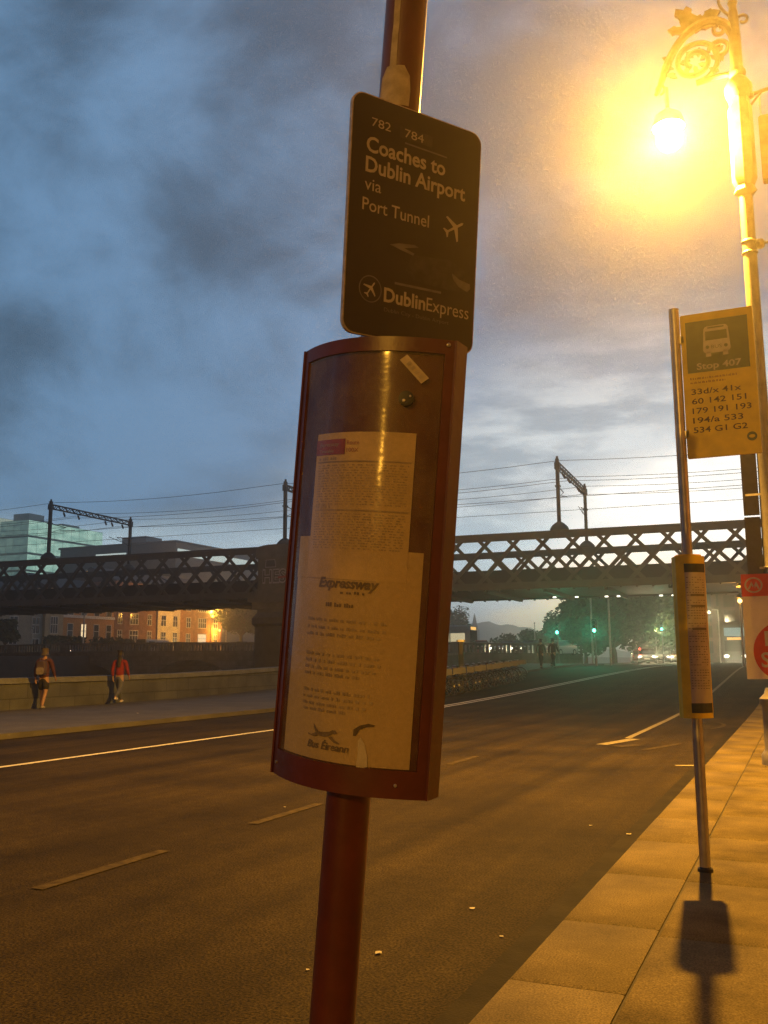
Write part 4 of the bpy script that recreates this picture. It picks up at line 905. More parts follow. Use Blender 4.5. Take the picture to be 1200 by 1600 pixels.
block('brick_block', 'dark brick building with a row of lit windows beyond the bridge', -21.5, -9, 133, 160, 12.0, brickmat('dark_brick', (.10, .06, .045), (.12, .07, .05), (.08, .07, .06), .45, .15, .02, .9, 'XZ'), 8, 5, {(4, 0), (4, 1), (4, 2), (4, 3), (3, 1), (3, 2)})
block('corner_block', 'tall dark building at right behind the buses', -8.8, 8, 118, 150, 10.5, mat('dark_stone', (.07, .06, .05), .85, .3, 1), 7, 5, {(1, 1), (1, 5), (0, 3)})
# distant church spire
p = at(742, 1000, 400); o = empty('church_spire', (p.x, p.y, 0), 0, 'thin distant church spire under the railway bridge', 'church')
MB().box(-1.6, 1.6, -1.6, 1.6, 0, 14.0).build('tower', limest, o, smooth=False)
mb = MB(); mb.lathe([(1.7, 14.0), (1.5, 14.6), (.08, 21.0)], n=8); mb.build('spire', slate, o, smooth=False)
# hills
mb = MB(); prev = None; npx = 60
rows = []
for i in range(npx + 1):
    px = 560 + 560 * i / npx; e = 27 * (.35 + .65 * math.exp(-((px - 770) / 95) ** 2)) + 1.2 * math.sin(px * .07) + .8 * math.sin(px * .19 + 1) - 3 * sm((px - 880) / 160)
    b = at(px, 1000, 650); f_ = at(px, 1000, 520); k_ = at(px, 1000, 800)
    rows.append([(f_.x, f_.y, 0), (b.x * .93 + f_.x * .07, b.y * .93 + f_.y * .07, e * .8), (b.x, b.y, e), (k_.x, k_.y, 0)])
for i in range(npx):
    for k in range(3): mb.add([rows[i][k], rows[i + 1][k], rows[i + 1][k + 1], rows[i][k + 1]], [(0, 1, 2, 3)])
tag(mb.build('hills', mat('hill_grass', (.05, .06, .045), .9, .3, .01, 0)), kind='structure')

# ------------------------------------------------------------------ trees
def tree(name, loc, h, r, label, n=2600, seed=0, group='trees beyond the railway bridge', squash=.8, leafs=.38, trunkh=.35):
    rg_ = random.Random(seed); o = empty(name, loc, rg_.random() * 6, label, 'tree', group)
    mb = MB(); mb.tube([(0, 0, -.3), (.05, 0, h * trunkh * .6), (-.05, .06, h * trunkh), (0, 0, h * .7)], [r * .075, r * .06, r * .05, r * .02], 9)
    cl = []
    for k in range(22):
        a = rg_.random() * 2 * PI; el = rg_.uniform(-.75, 1); rr_ = r * rg_.uniform(.35, .82)
        c = Vector((rr_ * math.cos(a) * math.sqrt(max(0, 1 - el * el * .6)), rr_ * math.sin(a) * math.sqrt(max(0, 1 - el * el * .6)), h - r * squash * .98 + el * r * squash * .75)); cl.append((c, r * rg_.uniform(.26, .46)))
        mb.tube([(0, 0, h * trunkh * .9), c * .55 + Vector((0, 0, h * trunkh * .42)), c], [r * .03, r * .02, r * .008], 6)
    mb.build('trunk', bark, o)
    L = [MB(), MB(), MB()]
    for k in range(int(n * 2.2)):
        c, cr = cl[rg_.randrange(len(cl))]; d = Vector((rg_.gauss(0, 1), rg_.gauss(0, 1), rg_.gauss(0, 1))).normalized() * cr * rg_.random() ** .45
        p = c + d; u = Vector((rg_.gauss(0, 1), rg_.gauss(0, 1), rg_.gauss(0, .6))).normalized(); v = u.orthogonal().normalized(); s_ = leafs * 1.35 * rg_.uniform(.5, 1.2)
        L[0 if k % 3 == 0 else (1 if k % 5 else 2)].add([p - u * s_ * .5, p + v * s_ * .36, p + u * s_ * .5, p - v * s_ * .36], [(0, 1, 2, 3)])
    for i in range(3): L[i].build('crown', foliage[i], o, smooth=False, fix=False)
    return o
p = at(958, 1010, 100); tree('broadleaf_tree', (p.x, p.y, 1.0), 9.2, 5.6, 'largest dark green tree behind the middle traffic light', 6500, 1, leafs=.5, squash=.78, trunkh=.2)
p = at(1030, 1010, 108); tree('broadleaf_tree', (p.x, p.y, 1.0), 9.6, 5.0, 'dark tree to the right of the largest one beyond the bridge', 5200, 2, leafs=.5, squash=.85, trunkh=.2)
p = at(878, 1010, 113); tree('broadleaf_tree', (p.x, p.y, 1.0), 5.6, 3.0, 'rounded smaller tree behind the left green traffic light', 2800, 3, trunkh=.2)
p = at(915, 1010, 106); tree('broadleaf_tree', (p.x, p.y, 1.0), 7.2, 3.2, 'middling tree between the two left green traffic lights', 2800, 13, trunkh=.2)
p = at(836, 1010, 128); tree('broadleaf_tree', (p.x, p.y, 1.0), 4.2, 2.6, 'low bushy tree left of the rounded one beyond the bridge', 1700, 4, trunkh=.2)
p = at(797, 1010, 140); tree('broadleaf_tree', (p.x, p.y, 1.0), 4.0, 2.8, 'small far tree right of the church spire', 1700, 5, trunkh=.2)
p = at(700, 1003, 165); tree('broadleaf_tree', (p.x, p.y, 2.0), 8.2, 4.6, 'dark sloping tree left of the church spire', 2200, 6)
p = at(716, 1003, 168); tree('broadleaf_tree', (p.x, p.y, 1.5), 6.5, 3.6, 'lower tree nearest the church spire', 1500, 8)
p = at(377, 1000, 150); tree('quay_tree', (p.x, p.y, 2.1), 10.5, 4.6, 'dim orange lit tree beside the far quay street lamps', 2400, 7, 'trees along the far quay')
p = at(415, 1000, 155); tree('quay_tree', (p.x, p.y, 2.1), 11, 5.0, 'dark tree behind the stone pier on the far quay', 2000, 9, 'trees along the far quay')
p = at(8, 1000, 118); tree('quay_tree', (p.x, p.y, 2.1), 4.6, 1.8, 'dark bushy tree before the cream house at left', 1200, 10, 'trees along the far quay')
def hedge(loc, L, h, label, seed):
    rg_ = random.Random(seed); o = empty('hedge', loc, 0, label, 'hedge', 'clipped hedges before the far quay houses'); mb = MB()
    for k in range(int(L * 130)):
        p = Vector((rg_.uniform(-.6, .6), rg_.uniform(0, L), rg_.uniform(0, h) * (1 + .06 * math.sin(k)))); u = Vector((rg_.gauss(0, 1), rg_.gauss(0, 1), rg_.gauss(0, 1))).normalized(); v = u.orthogonal().normalized(); s_ = rg_.uniform(.15, .4)
        mb.add([p - u * s_, p + v * s_ * .6, p + u * s_, p - v * s_ * .6], [(0, 1, 2, 3)])
    mb.build('leaves', foliage[0], o, smooth=False, fix=False); mb = MB(); mb.box(-.35, .35, .2, L - .2, 0, h * .8); mb.build('stems', bark, o, smooth=False)
hedge((-88.5, 92, 2.1), 7.0, 2.6, 'dark hedge under the cream house windows', 1); hedge((-88.5, 100.5, 2.1), 8.5, 2.5, 'dark hedge under the orange house windows', 2)
# ------------------------------------------------------------------ far street lamps, poles
so_far = (glowmat('far_sodium_glow', (1, .62, .2), 2.5), (1, .45, .06), 8000); so_w = (glowmat('far_white_glow', (1, .9, .6), 2.0), (1, .8, .4), 900)
def farlamp(p, zb, label, m_, r=.22, arm=0.0):
    o = empty('road_lamp', (p.x, p.y, zb), 0, label, 'street lamp', 'street lamps in the distance'); h = p.z - zb
    mb = MB(); mb.tube([(arm, 0, 0), (arm, 0, h * .5), (arm, 0, h + .25)], [.09, .07, .05], 8)
    if arm: mb.tube([(arm, 0, h + .25), (0, 0, h + .3)], .04, 6)
    mb.build('post', steel, o); mb = MB(); mb.box(-.3, .3, -.14, .14, h + .2, h + .36) if arm else mb.lathe([(.26, h + .2), (.1, h + .4), (.02, h + .5)]); mb.build('hood', darkiron, o)
    mb = MB(); mb.ball((0, 0, h), r, 12); mb.build('bulb', m_[0], o); lamplight(o, (0, 0, h), m_[1], m_[2] * (1 if r > .2 or m_[0].name != 'far_sodium_glow' else .45), r * .6); return o
farlamp(at(330, 956, 150), 2.1, 'taller glaring orange lamp before the orange brick house', so_far, .24, .0)
farlamp(at(343, 985, 165), 2.1, 'lower orange lamp right of the taller one on far quay', so_far, .16)
farlamp(at(1050, 977, 112), 1.0, 'orange street lamp just left of the yellow timetable case', (glowmat('near_sodium', (1, .7, .25), 2.5), (1, .42, .04), 4000), .16, .0)
farlamp(at(1156, 939, 59), .9, 'small orange lamp under the bridge beside the red notice header', (glowmat('tiny_sodium', (1, .65, .22), 2.5), (1, .40, .04), 1100), .14)
farlamp(at(1108, 957, 100), 1.0, 'white street lamp with long arm right of the yellow timetable case', so_w, .14, .9)
farlamp(at(1024, 985, 103), 1.0, 'white lamp beside the right green traffic light', (glowmat('white_yel', (1, .92, .6), 2.2), (1, .85, .35), 3500), .16, .0)
farlamp(at(1136, 994, 125), 1.0, 'faint white lamp above the buses', so_w, .09, .5)
for px, lab in ((795, 'leftmost of three white lamps beyond the stone bridge parapet'), (828, 'middle one of three white lamps beyond the stone bridge parapet'), (880, 'rightmost of three white lamps beyond the stone bridge parapet')):
    farlamp(at(px, 1001, 190), 1.4, lab, so_w, .3, .6)
def pole(p0, ztop, r, label, m_=None):
    o = empty('slim_pole', p0, 0, label, 'pole', 'thin bare poles in the distance'); mb = MB(); mb.tube([(0, 0, 0), (0, 0, ztop - p0.z)], [r, r * .7], 8); mb.build('shaft', m_ or steel, o); mb = MB(); mb.ball((0, 0, ztop - p0.z + r), r * 1.6, 8); mb.build('finial', steel, o)
pale = mat('pale_pole_paint', (.6, .55, .45), .6, .1, 10)
p = at(130, 1003, 120); pole(Vector((p.x, p.y, 2.1)), 13, .11, 'pale flagpole before the orange house', pale)
p = at(353, 1000, 150); pole(Vector((p.x, p.y, 2.1)), 13, .11, 'pale pole right of the two orange lamps', pale)
p = at(50, 1003, 118); pole(Vector((p.x, p.y, 2.1)), 5.6, .08, 'short pole under the cream house', pale)
p = at(955, 1043, 70); pole(Vector((p.x, p.y, 1.0)), 8.0, .09, 'tall grey pole right of the middle green light')
p = at(927, 1043, 72); pole(Vector((p.x, p.y, 1.0)), 7.6, .09, 'tall grey pole just left of the middle green light')
p = at(836, 1003, 120); pole(Vector((p.x, p.y, 1.0)), 6.0, .07, 'distant mast against the cream sky')
# ------------------------------------------------------------------ traffic lights
grn = glowmat('green_signal', (.14, 1.0, .62), 7); red_e = glowmat('red_signal', (1, .12, .07), 3)
def signal(p, zb, label, lit='green'):
    o = empty('traffic_light', (p.x, p.y, zb), 0, label, 'traffic light', 'traffic lights at the far junction'); h = p.z - zb; k = {'green': h, 'red': h - .56}[lit]
    mb = MB(); mb.tube([(0, .16, 0), (0, .16, k + .9)], .06, 10); mb.lathe([(.1, 0), (.1, .5), (.06, .55)], (0, .16, 0), 10); mb.build('post', mat('signal_post', (.16, .16, .15), .5, .2, 6), o)
    mb = MB(); mb.prism(rrect(.36, 1.0, .05), lambda x, y, q: Vector((x, -.06 + .2 * q, k + .28 + y))); mb.build('signal_head', black, o)
    lamplight(o, (0, -.12, h), (.01, 1, .50) if lit == 'green' else (1, .03, .01), 480 if lit == 'green' else 120, .05, 52, (.18, -1, -.16))
    for i, (nm, zc) in enumerate((('green', k), ('amber', k + .28), ('red', k + .56))):
        on = nm == lit; d = MB(); d.ball((0, -.07, zc), .125, 12, (1, .35, 1)); d.build('lens', (grn if nm == 'green' else red_e) if on else glassd, o)
        v = MB(); n = 14; P = [(.14 * math.cos(2 * PI * q / n), .14 * math.sin(2 * PI * q / n)) for q in range(n)]
        v.add([(x, y_ + (.07 * (z < -.03) if y_ < -.2 else 0), zc + z) for y_ in (-.06, -.32) for x, z in P], [(q, (q + 1) % n, n + (q + 1) % n, n + q) for q in range(n)]); v.build('visor', black, o, fix=False)
    return o
signal(at(871, 988, 76), 1.0, 'green traffic light before the rounded smaller tree, leftmost of them')
signal(at(929, 985, 66), 1.0, 'nearest green traffic light before the large dark tree')
signal(at(1034, 983, 95), 1.0, 'green traffic light beside the yellow timetable case')
signal(at(1000, 1014, 92), 1.0, 'red traffic light left of the bright headlights', 'red')
signal(at(865, 1008, 80), 1.0, 'red traffic light behind the two far walkers', 'red')
# ------------------------------------------------------------------ vehicles
headl = glowmat('headlight_glow', (1, .92, .72), 3); taill = glowmat('tail_light_glow', (1, .10, .06), 1.6)
def loft(mb, secs):
    n = len(secs[0]); b = len(mb.v)
    for s_ in secs: mb.v += [Vector(p) for p in s_]
    for i in range(len(secs) - 1):
        for k in range(n): mb.f.append((b + i * n + k, b + i * n + (k + 1) % n, b + (i + 1) * n + (k + 1) % n, b + (i + 1) * n + k))
    mb.f += [tuple(b + k for k in reversed(range(n))), tuple(b + (len(secs) - 1) * n + k for k in range(n))]
def car(loc, rz, col, label, on='head', name='parked_car'):      # front towards -Y
    o = empty('car', loc, rz, label, 'car', 'cars at the far junction')
    def sec(y, z0, z1, w0, w1): return [(-w0, y, z0), (w0, y, z0), (w0 * 1.0, y, (z0 + z1) / 2), (w1, y, z1), (-w1, y, z1), (-w0, y, (z0 + z1) / 2)]
    mb = MB(); loft(mb, [sec(-2.1, .35, .62, .72, .66), sec(-1.95, .24, .78, .84, .78), (sec(-1.0, .22, .92, .88, .80)), sec(0, .22, .96, .89, .82), sec(1.3, .22, .98, .88, .82), sec(1.95, .28, .95, .85, .78), sec(2.1, .4, .8, .74, .66)]); mb.build('body', col, o)
    mb = MB(); loft(mb, [sec(-.95, .90, .93, .76, .74), sec(-.25, .93, 1.38, .76, .60), sec(.7, .93, 1.44, .77, .60), (sec(1.75, .94, .97, .74, .70))]); mb.build('cabin_glass', glassd, o)
    mb = MB(); mb.box(-.58, .58, -.2, .75, 1.40, 1.47); mb.build('roof', col, o)
    for x in (-.80, .80):
        for y in (-1.3, 1.3):
            M_ = Matrix.Rotation(PI / 2, 4, 'Y'); w = MB(); w.lathe([(.2, -.1), (.31, -.1), (.32, 0), (.31, .1), (.2, .1)], (x, y, .32), 16, M_); wo_ = w.build('wheel', rubber, o)
            w = MB(); w.lathe([(.05, -.105), (.19, -.104), (.19, .104), (.05, .105)], (x, y, .32), 12, M_); w.build('rim', steel, wo_)
    if on == 'head': lamplight(o, (0, -2.16, .66), (1, .84, .5), 800, .1, 60, (.1, -1, -.03))
    if on == 'tail': lamplight(o, (0, 2.16, .74), (1, .04, .02), 120, .1, 110, (0, 1, 0))
    for x in (-.62, .62):
        w = MB(); w.ball((x, -2.03, .63), .16, 10, (1.3, .5, .8)); w.build('headlight', headl if on == 'head' else glassd, o)
        w = MB(); w.ball((x, 2.05, .72), .10, 10, (1.3, .5, .8)); w.build('tail_light', taill if on == 'tail' else redink, o)
    mb = MB(); mb.box(-.26, .26, -2.14, -2.09, .42, .53); mb.build('number_plate', white_f, o, smooth=False)
    return o
cc = [mat('car_paint_%s' % n, c, .3, .1, 3, 0) for n, c in (('grey', (.1, .1, .11)), ('black', (.02, .02, .022)), ('red', (.25, .02, .02)), ('silver', (.35, .35, .36)))]
def road_at(px, py, d): p = at(px, py, d); return Vector((p.x, p.y, 1.0))
def deck_at(px, Y=89.0): p = ony(px, 1003, Y); return Vector((p.x, p.y, bz(p.x) - 1.15 + .005))
car(road_at(1012, 1030, 92), .12, cc[0], 'grey car with glaring headlights left of the yellow timetable case')
car(road_at(1036, 1030, 104), .1, cc[1], 'black car with headlights on behind the glaring grey car')
car(road_at(1060, 1030, 112), .1, cc[3], 'silver car with headlights half hidden by yellow timetable case')
car(road_at(1000, 1030, 98), .2 + PI, cc[1], 'black car showing red tail lights beside the glaring grey car', 'tail')
car(deck_at(796), -.4, cc[0], 'grey car with headlights on the stone bridge, left of two'); car(deck_at(828), -.4, cc[1], 'dark car with headlights on the stone bridge, between two')
car(deck_at(874, 90), -.3, cc[3], 'silver car with headlights beside the left green traffic light')
car(deck_at(752, 91), .5, cc[2], 'red car with tail lights at the end of the bridge coach', 'tail')
car(Vector((-84.5, 93.2, 2.1)), .1, cc[0], 'grey car by the cream house hedge on the far quay', 'head')
# vans and buses
def bus_v(loc, rz, L, Hh, col, label, lit, lights=True, decks=2, cat='bus'):
    o = empty('bus' if decks else 'van', loc, rz, label, cat, 'buses beyond the railway bridge' if decks else None); w = 1.25 if decks else 1.0
    mb = MB(); P = rrect(w * 2, Hh - .3, .18); mb.prism(P, lambda x, z, k: Vector((x, 0 if k == 0 else L, .3 + (Hh - .3) / 2 + z))); mb.build('body', col, o)
    for dk in range(max(1, decks)):
        z0 = 1.25 + dk * 1.75; wn = MB(); wn.box(-w + .16, w - .16, -.03, .0, z0, z0 + (1.25 if dk == 0 else .95)); wn.build('windscreen', lit if dk else glassd, o, smooth=False)
        for s_ in (-1, 1):
            wn = MB(); n = max(2, int(L / 1.6))
            for k in range(n if decks else 1): a = .5 + (L - .8) * k / n; wn.box(s_ * w - .012 * (s_ < 0) * 2 if s_ < 0 else s_ * w, s_ * w if s_ < 0 else s_ * w + .024, a, a + (L - .8) / n - .14, z0 + .1, z0 + .95)
            wn.build('side_window', lit, o, smooth=False)
    if decks:
        ds = MB(); ds.box(-.8, .8, -.035, .0, Hh - 1.75 if decks == 2 else Hh - .45, Hh - 1.45 if decks == 2 else Hh - .15); ds.build('destination_panel', emat('amber_panel', (1, .55, .15), 1.2), o, smooth=False)
    if lights: lamplight(o, (0, -.14, .74), (1, .84, .5), 1500, .12, 60, (.1, -1, -.03))
    for s_ in (-1, 1):
        for y in (1.6, L - 2.2 if decks else L - 1):
            M_ = Matrix.Rotation(PI / 2, 4, 'Y'); q = MB(); q.lathe([(.2, -.13), (.44, -.13), (.46, 0), (.44, .13), (.2, .13)], (s_ * (w - .1), y, .46), 16, M_); q.build('wheel', rubber, o)
        q = MB(); q.ball((s_ * (w - .3), -.02, .72), .22, 10, (1.3, .4, .8)); q.build('headlight', headl if lights else glassd, o)
        q = MB(); q.ball((s_ * (w - .2), L, .9), .1, 8, (1, .4, 1.2)); q.build('tail_light', redink, o)
    return o
busw = emat('bus_interior_glow', (.8, .9, .85), 1.3)
busd = emat('bus_interior_dim', (.25, .35, .30), .9)
bus_v(road_at(1117, 1037, 132), -.05, 10.5, 4.3, mat('bus_red_paint', (.30, .05, .04), .4, .1, 3, 0), 'lit red double deck bus seen past the yellow timetable case', busw)
bus_v(road_at(1150, 1038, 108), .0, 10.5, 4.3, mat('bus_dark_paint', (.05, .07, .06), .4, .1, 3, 0), 'dark double deck bus with dazzling headlights beside the white notice', busd)
bus_v(deck_at(740, 92), math.pi / 2, 11, 3.0, mat('coach_white_paint', (.4, .4, .4), .4, .1, 3, 0), 'pale single deck coach with lit windows crossing the stone bridge', emat('coach_glow', (1, .85, .5), .55), False, 1, 'coach')
bus_v(Vector((-87.2, 109.3, 2.1)), .0, 5.2, 2.5, mat('van_white', (.5, .48, .44), .5, .1, 3, 0), 'white van parked under the orange terrace across the river', glassd, False, 0, 'van')
# ------------------------------------------------------------------ hire bicycles at the kerb
bm_ = mat('bike_paint', (.05, .06, .08), .5, .2, 5, 0)
def make_bike():
    o = empty('hire_bicycle', (0, 0, 0), 0, 'x', 'bicycle', 'hire bicycles docked at the far kerb')
    for y in (-.55, .55):
        w = MB(); w.tube([(0, y + .33 * math.cos(a), .34 + .33 * math.sin(a)) for a in [2 * PI * k / 22 for k in range(22)]], .022, 6, True); wo_ = w.build('wheel', rubber, o)
        w = MB(); [w.tube([(0, y, .34), (0, y + .31 * math.cos(a), .34 + .31 * math.sin(a))], .004, 4) for a in [2 * PI * k / 12 for k in range(12)]]; w.tube([(-.05, y, .34), (.05, y, .34)], .03, 8); w.build('spokes', steel, wo_)
    f = MB(); f.tube([(0, .55, .34), (0, .12, .32), (0, -.40, .72), (0, -.44, .86)], .028, 8); f.tube([(0, .12, .32), (0, .25, .82)], .022, 8); f.tube([(0, -.55, .34), (0, -.42, .80)], .02, 8); f.tube([(0, .55, .34), (0, .22, .70)], .016, 6)
    f.build('frame', bm_, o)
    g = MB()
    for y in (-.55, .55):
        P = [(y + .38 * math.cos(a), .34 + .38 * math.sin(a)) for a in [PI * (.05 + .9 * k / 12) for k in range(13)]]
        g.add([(x, a, b) for a, b in P for x in (-.035, .035)], [(2 * k, 2 * k + 1, 2 * k + 3, 2 * k + 2) for k in range(12)])
    g.build('mudguard', mat('mudguard_pale', (.28, .29, .32), .5, .2, 5, 0), o, fix=False)
    s_ = MB(); s_.tube([(0, .27, .82), (0, .29, .95)], .015, 6); s_.ball((0, .27, .97), .13, 10, (.7, 1.1, .35)); s_.build('saddle', rubber, o)
    h = MB(); h.tube([(0, -.43, .86), (0, -.45, 1.0)], .016, 6); h.tube([(-.29, -.34, 1.02), (-.2, -.42, 1.02), (0, -.46, 1.0), (.2, -.42, 1.02), (.29, -.34, 1.02)], .014, 6); h.build('handlebar', steel, o)
    b = MB(); b.box(-.19, .19, -.80, -.50, .80, 1.02); b.build('basket', mat('basket_mesh', (.10, .10, .11), .6, .2, 6), o, smooth=False)
    d = MB(); d.tube([(-.14, .1, .32), (.14, .1, .32)], .02, 6); d.lathe([(.02, -.01), (.09, -.008), (.09, .008), (.02, .01)], (.06, .12, .32), 12, Matrix.Rotation(PI / 2, 4, 'Y')); d.build('crank', darkiron, o)
    return o
bk = make_bike(); words = ['second', 'third', 'fourth', 'fifth', 'sixth', 'seventh', 'eighth', 'ninth', 'tenth', 'eleventh', 'twelfth', 'thirteenth']
NB = 14
for i in range(NB):
    b = bk if i == 0 else copy_tree(bk); y = 32.2 + .86 * i; x = -12.9 + .05 * (i % 3)
    b.location = (x, y, zg(y) + .115 if x < -14.4 else zg(y) + .005); b.rotation_euler = (0, 0, PI / 2 + .5 + .08 * math.sin(i * 2.1))
    b['label'] = 'docked hire bicycle nearest the coach timetable case' if i == 0 else ('docked hire bicycle, farthest right of the row' if i == NB - 1 else 'docked hire bicycle, %s from the timetable case' % words[i - 1])
def stand(i):
    y = 32.2 + .86 * i; o = empty('docking_post', (-13.75, y, zg(y)), 0, 'short dark docking post' , 'bike dock', 'docking posts of the hire bicycles'); return o
d0 = stand(0); mb = MB(); mb.prism(rrect(.14, .22, .04), lambda x, y, k: Vector((x, y, .95 if k else -.1))); mb.build('post', black, d0); mb = MB(); mb.box(.0, .3, -.05, .05, .62, .74); mb.build('lock_arm', steel, d0); mb = MB(); mb.ball((0, 0, .95), .08, 8, (1, 1.4, .5)); mb.build('cap', steel, d0)
for i in range(NB):
    d = d0 if i == 0 else copy_tree(d0); y = 32.2 + .86 * i; d.location = (-13.75, y, zg(y)); d.rotation_euler = (0, 0, .5)
    d['label'] = 'short dark docking post at the row end nearest the timetable case' if i == 0 else ('short dark docking post at the far right end of the row' if i == NB - 1 else 'short dark docking post, %s from the timetable case' % words[i - 1])
p = at(758, 1062, 38); o = empty('bike_terminal', (p.x - 1.0, p.y, zg(p.y)), .3, 'tall brown hire bicycle terminal among the docked bicycles', 'terminal')
mb = MB(); mb.prism(rrect(.22, .2, .05), lambda x, y, k: Vector((x, y, 2.0 if k else -.1))); mb.build('cabinet', mat('terminal_paint', (.03, .026, .022), .6, .2, 5), o)
mb = MB(); mb.box(-.10, .10, -.135, -.12, 1.1, 1.5); mb.build('screen', glassd, o); mb = MB(); mb.prism(rrect(.36, .30, .06), lambda x, y, k: Vector((x, y, 2.08 if k else 2.0))); mb.build('cap', steel, o)

# ------------------------------------------------------------------ people
def skinmesh(name, joints, bones, m_, parent, sub=2, root=0):
    me = bpy.data.meshes.new(name); me.from_pydata([j[0] for j in joints], bones, []); me.materials.append(m_)
    o = bpy.data.objects.new(name, me); COL.objects.link(o); o.parent = parent
    md = o.modifiers.new('skin', 'SKIN'); md.use_smooth_shade = True; md.branch_smoothing = .6
    for i, j in enumerate(joints):
        r = j[1] if isinstance(j[1], tuple) else (j[1], j[1]); me.skin_vertices[0].data[i].radius = r; me.skin_vertices[0].data[i].use_root = (i == root)
    sd = o.modifiers.new('subdiv', 'SUBSURF'); sd.levels = sub; sd.render_levels = sub
    return o
def person(loc, rz, hgt, stride, label, top, legs, bare, hair, hairlen, shoes, pack=None, swing=.35, group=None, coat=0.0):
    """faces +Y in its own frame; 1.70 m figure scaled"""
    o = empty('person', loc, rz, label, 'person', group); o.scale = (hgt / 1.70,) * 3
    s_ = stride
    J = [((0, 0, .92), (.145, .10)), ((0, .01, 1.08), (.125, .09)), ((0, .02, 1.26), (.15, .10)), ((0, .01, 1.40), (.12, .075)), ((0, .02, 1.47), .052), ((0, .03, 1.54), .062), ((0, .035, 1.62), (.076, .095)), ((0, .03, 1.685), .045)]
    B = [(0, 1), (1, 2), (2, 3), (3, 4), (4, 5), (5, 6), (6, 7)]
    def chain(pts, start):
        p_ = start
        for q in pts: J.append(q); B.append((p_, len(J) - 1)); p_ = len(J) - 1
        return p_
    LG = {}
    for sd, ph in ((-1, 1), (1, -1)):
        a = s_ * ph; back = ph < 0
        hip = (sd * .09, 0, .88); kn = (sd * .095, .42 * math.sin(a) + .03, .88 - .42 * math.cos(a)); sh = a - (.55 * s_ * 2 if back else .05)
        an = (sd * .095, kn[1] + .42 * math.sin(sh), kn[2] - .40 * math.cos(sh)); lift = max(0, -(an[2] - .08))
        an = (an[0], an[1], max(.07, an[2])); toe = (sd * .10, an[1] + .16, max(.03, an[2] - (.03 if not back else .06))); heel = (sd * .095, an[1] - .04, max(.03, an[2] - .045))
        LG[sd] = (hip, kn, an, toe, heel)
        e = chain([(hip, .088), (((hip[0] + kn[0]) / 2, (hip[1] + kn[1]) / 2, (hip[2] + kn[2]) / 2), .075), (kn, .055), ((kn[0], kn[1] * .55 + an[1] * .45 - .015, kn[2] * .55 + an[2] * .45), .056), (an, .036)], 0)
        chain([(toe, .03)], e)
    AR = {}
    for sd, ph in ((-1, -1), (1, 1)):
        a = swing * ph; shd = (sd * .185, .01, 1.385); el = (sd * .235, shd[1] + .27 * math.sin(a), 1.385 - .27 * math.cos(a)); wr = (sd * .235, el[1] + .25 * math.sin(a + .35), el[2] - .24 * math.cos(a + .35))
        AR[sd] = (shd, el, wr)
        e = chain([(shd, .055), (el, .040), (wr, .027)], 3); d = Vector((0, math.sin(a + .4), -math.cos(a + .4)))
        pm = Vector(wr) + d * .07; e2 = chain([(tuple(pm), (.022, .036))], e)
        for k, l in enumerate((.070, .082, .076, .058)):
            yo = Vector((0, .026 - .018 * k, 0)); b0 = pm + yo + d * .02; chain([(tuple(b0), .009), (tuple(b0 + d * l * .5 + Vector((-sd * .006, 0, 0))), .0085), (tuple(b0 + d * l + Vector((-sd * .02, 0, 0))), .0075)], e2)
        tb = pm - d * .03 + Vector((-sd * .01, .035, 0)); chain([(tuple(tb), .011), (tuple(tb + d * .045 + Vector((-sd * .008, .018, 0))), .009)], e2)
    bd_ = skinmesh('body', J, B, skin_m, o)
    # face: nose, ears, eyes and mouth
    f = MB(); f.ball((0, .128, 1.605), .014, 8, (.8, 1.2, 1.3)); [f.ball((sd * .078, .03, 1.605), .022, 8, (.4, .8, 1.3)) for sd in (-1, 1)]; f.build('face_features', skin_m, o)
    f = MB(); [f.ball((sd * .03, .118, 1.632), .011, 8, (1.2, .5, .7)) for sd in (-1, 1)]; f.ball((0, .122, 1.565), .018, 8, (1.3, .4, .35)); f.build('eyes_and_mouth', ink, o)
    # top with sleeves
    T = [((0, .0, .88 - coat), (.165, .125)), ((0, .01, 1.06), (.150, .115)), ((0, .02, 1.26), (.175, .125)), ((0, .01, 1.40), (.135, .09)), ((0, .015, 1.46), .066)]; TB = [(0, 1), (1, 2), (2, 3), (3, 4)]
    for sd in (-1, 1):
        shd, el, wr = AR[sd]; i = len(T); T += [(shd, .073), (el, .060), (tuple(Vector(el).lerp(Vector(wr), .92)), .045)]; TB += [(3, i), (i, i + 1), (i + 1, i + 2)]
    skinmesh('jacket', T, TB, top, o)
    # trousers or shorts
    L = [((0, 0, .95), (.155, .115)), ((0, 0, .87), (.15, .115))]; LB_ = [(0, 1)]
    for sd in (-1, 1):
        hip, kn, an, toe, heel = LG[sd]; i = len(L); kk = Vector(hip).lerp(Vector(kn), .85)
        if bare: L += [((hip[0], hip[1], .82), .108), (tuple(Vector(hip).lerp(Vector(kn), .45)), .102), (tuple(kk), .095)]; LB_ += [(1, i), (i, i + 1), (i + 1, i + 2)]
        else: L += [((hip[0], hip[1], .82), .108), (tuple(Vector(hip).lerp(Vector(kn), .5)), .098), (kn, .078), (tuple(Vector(kn).lerp(Vector(an), .5)), .074), (tuple(Vector(kn).lerp(Vector(an), .95)), .056)]; LB_ += [(1, i), (i, i + 1), (i + 1, i + 2), (i + 2, i + 3), (i + 3, i + 4)]
    skinmesh('shorts' if bare else 'trousers', L, LB_, legs, o)
    for sd in (-1, 1):
        hip, kn, an, toe, heel = LG[sd]; skinmesh('shoe', [(heel, .040), ((an[0], an[1] + .03, an[2] - .02), .046), (toe, .037)], [(0, 1), (1, 2)], shoes, o)
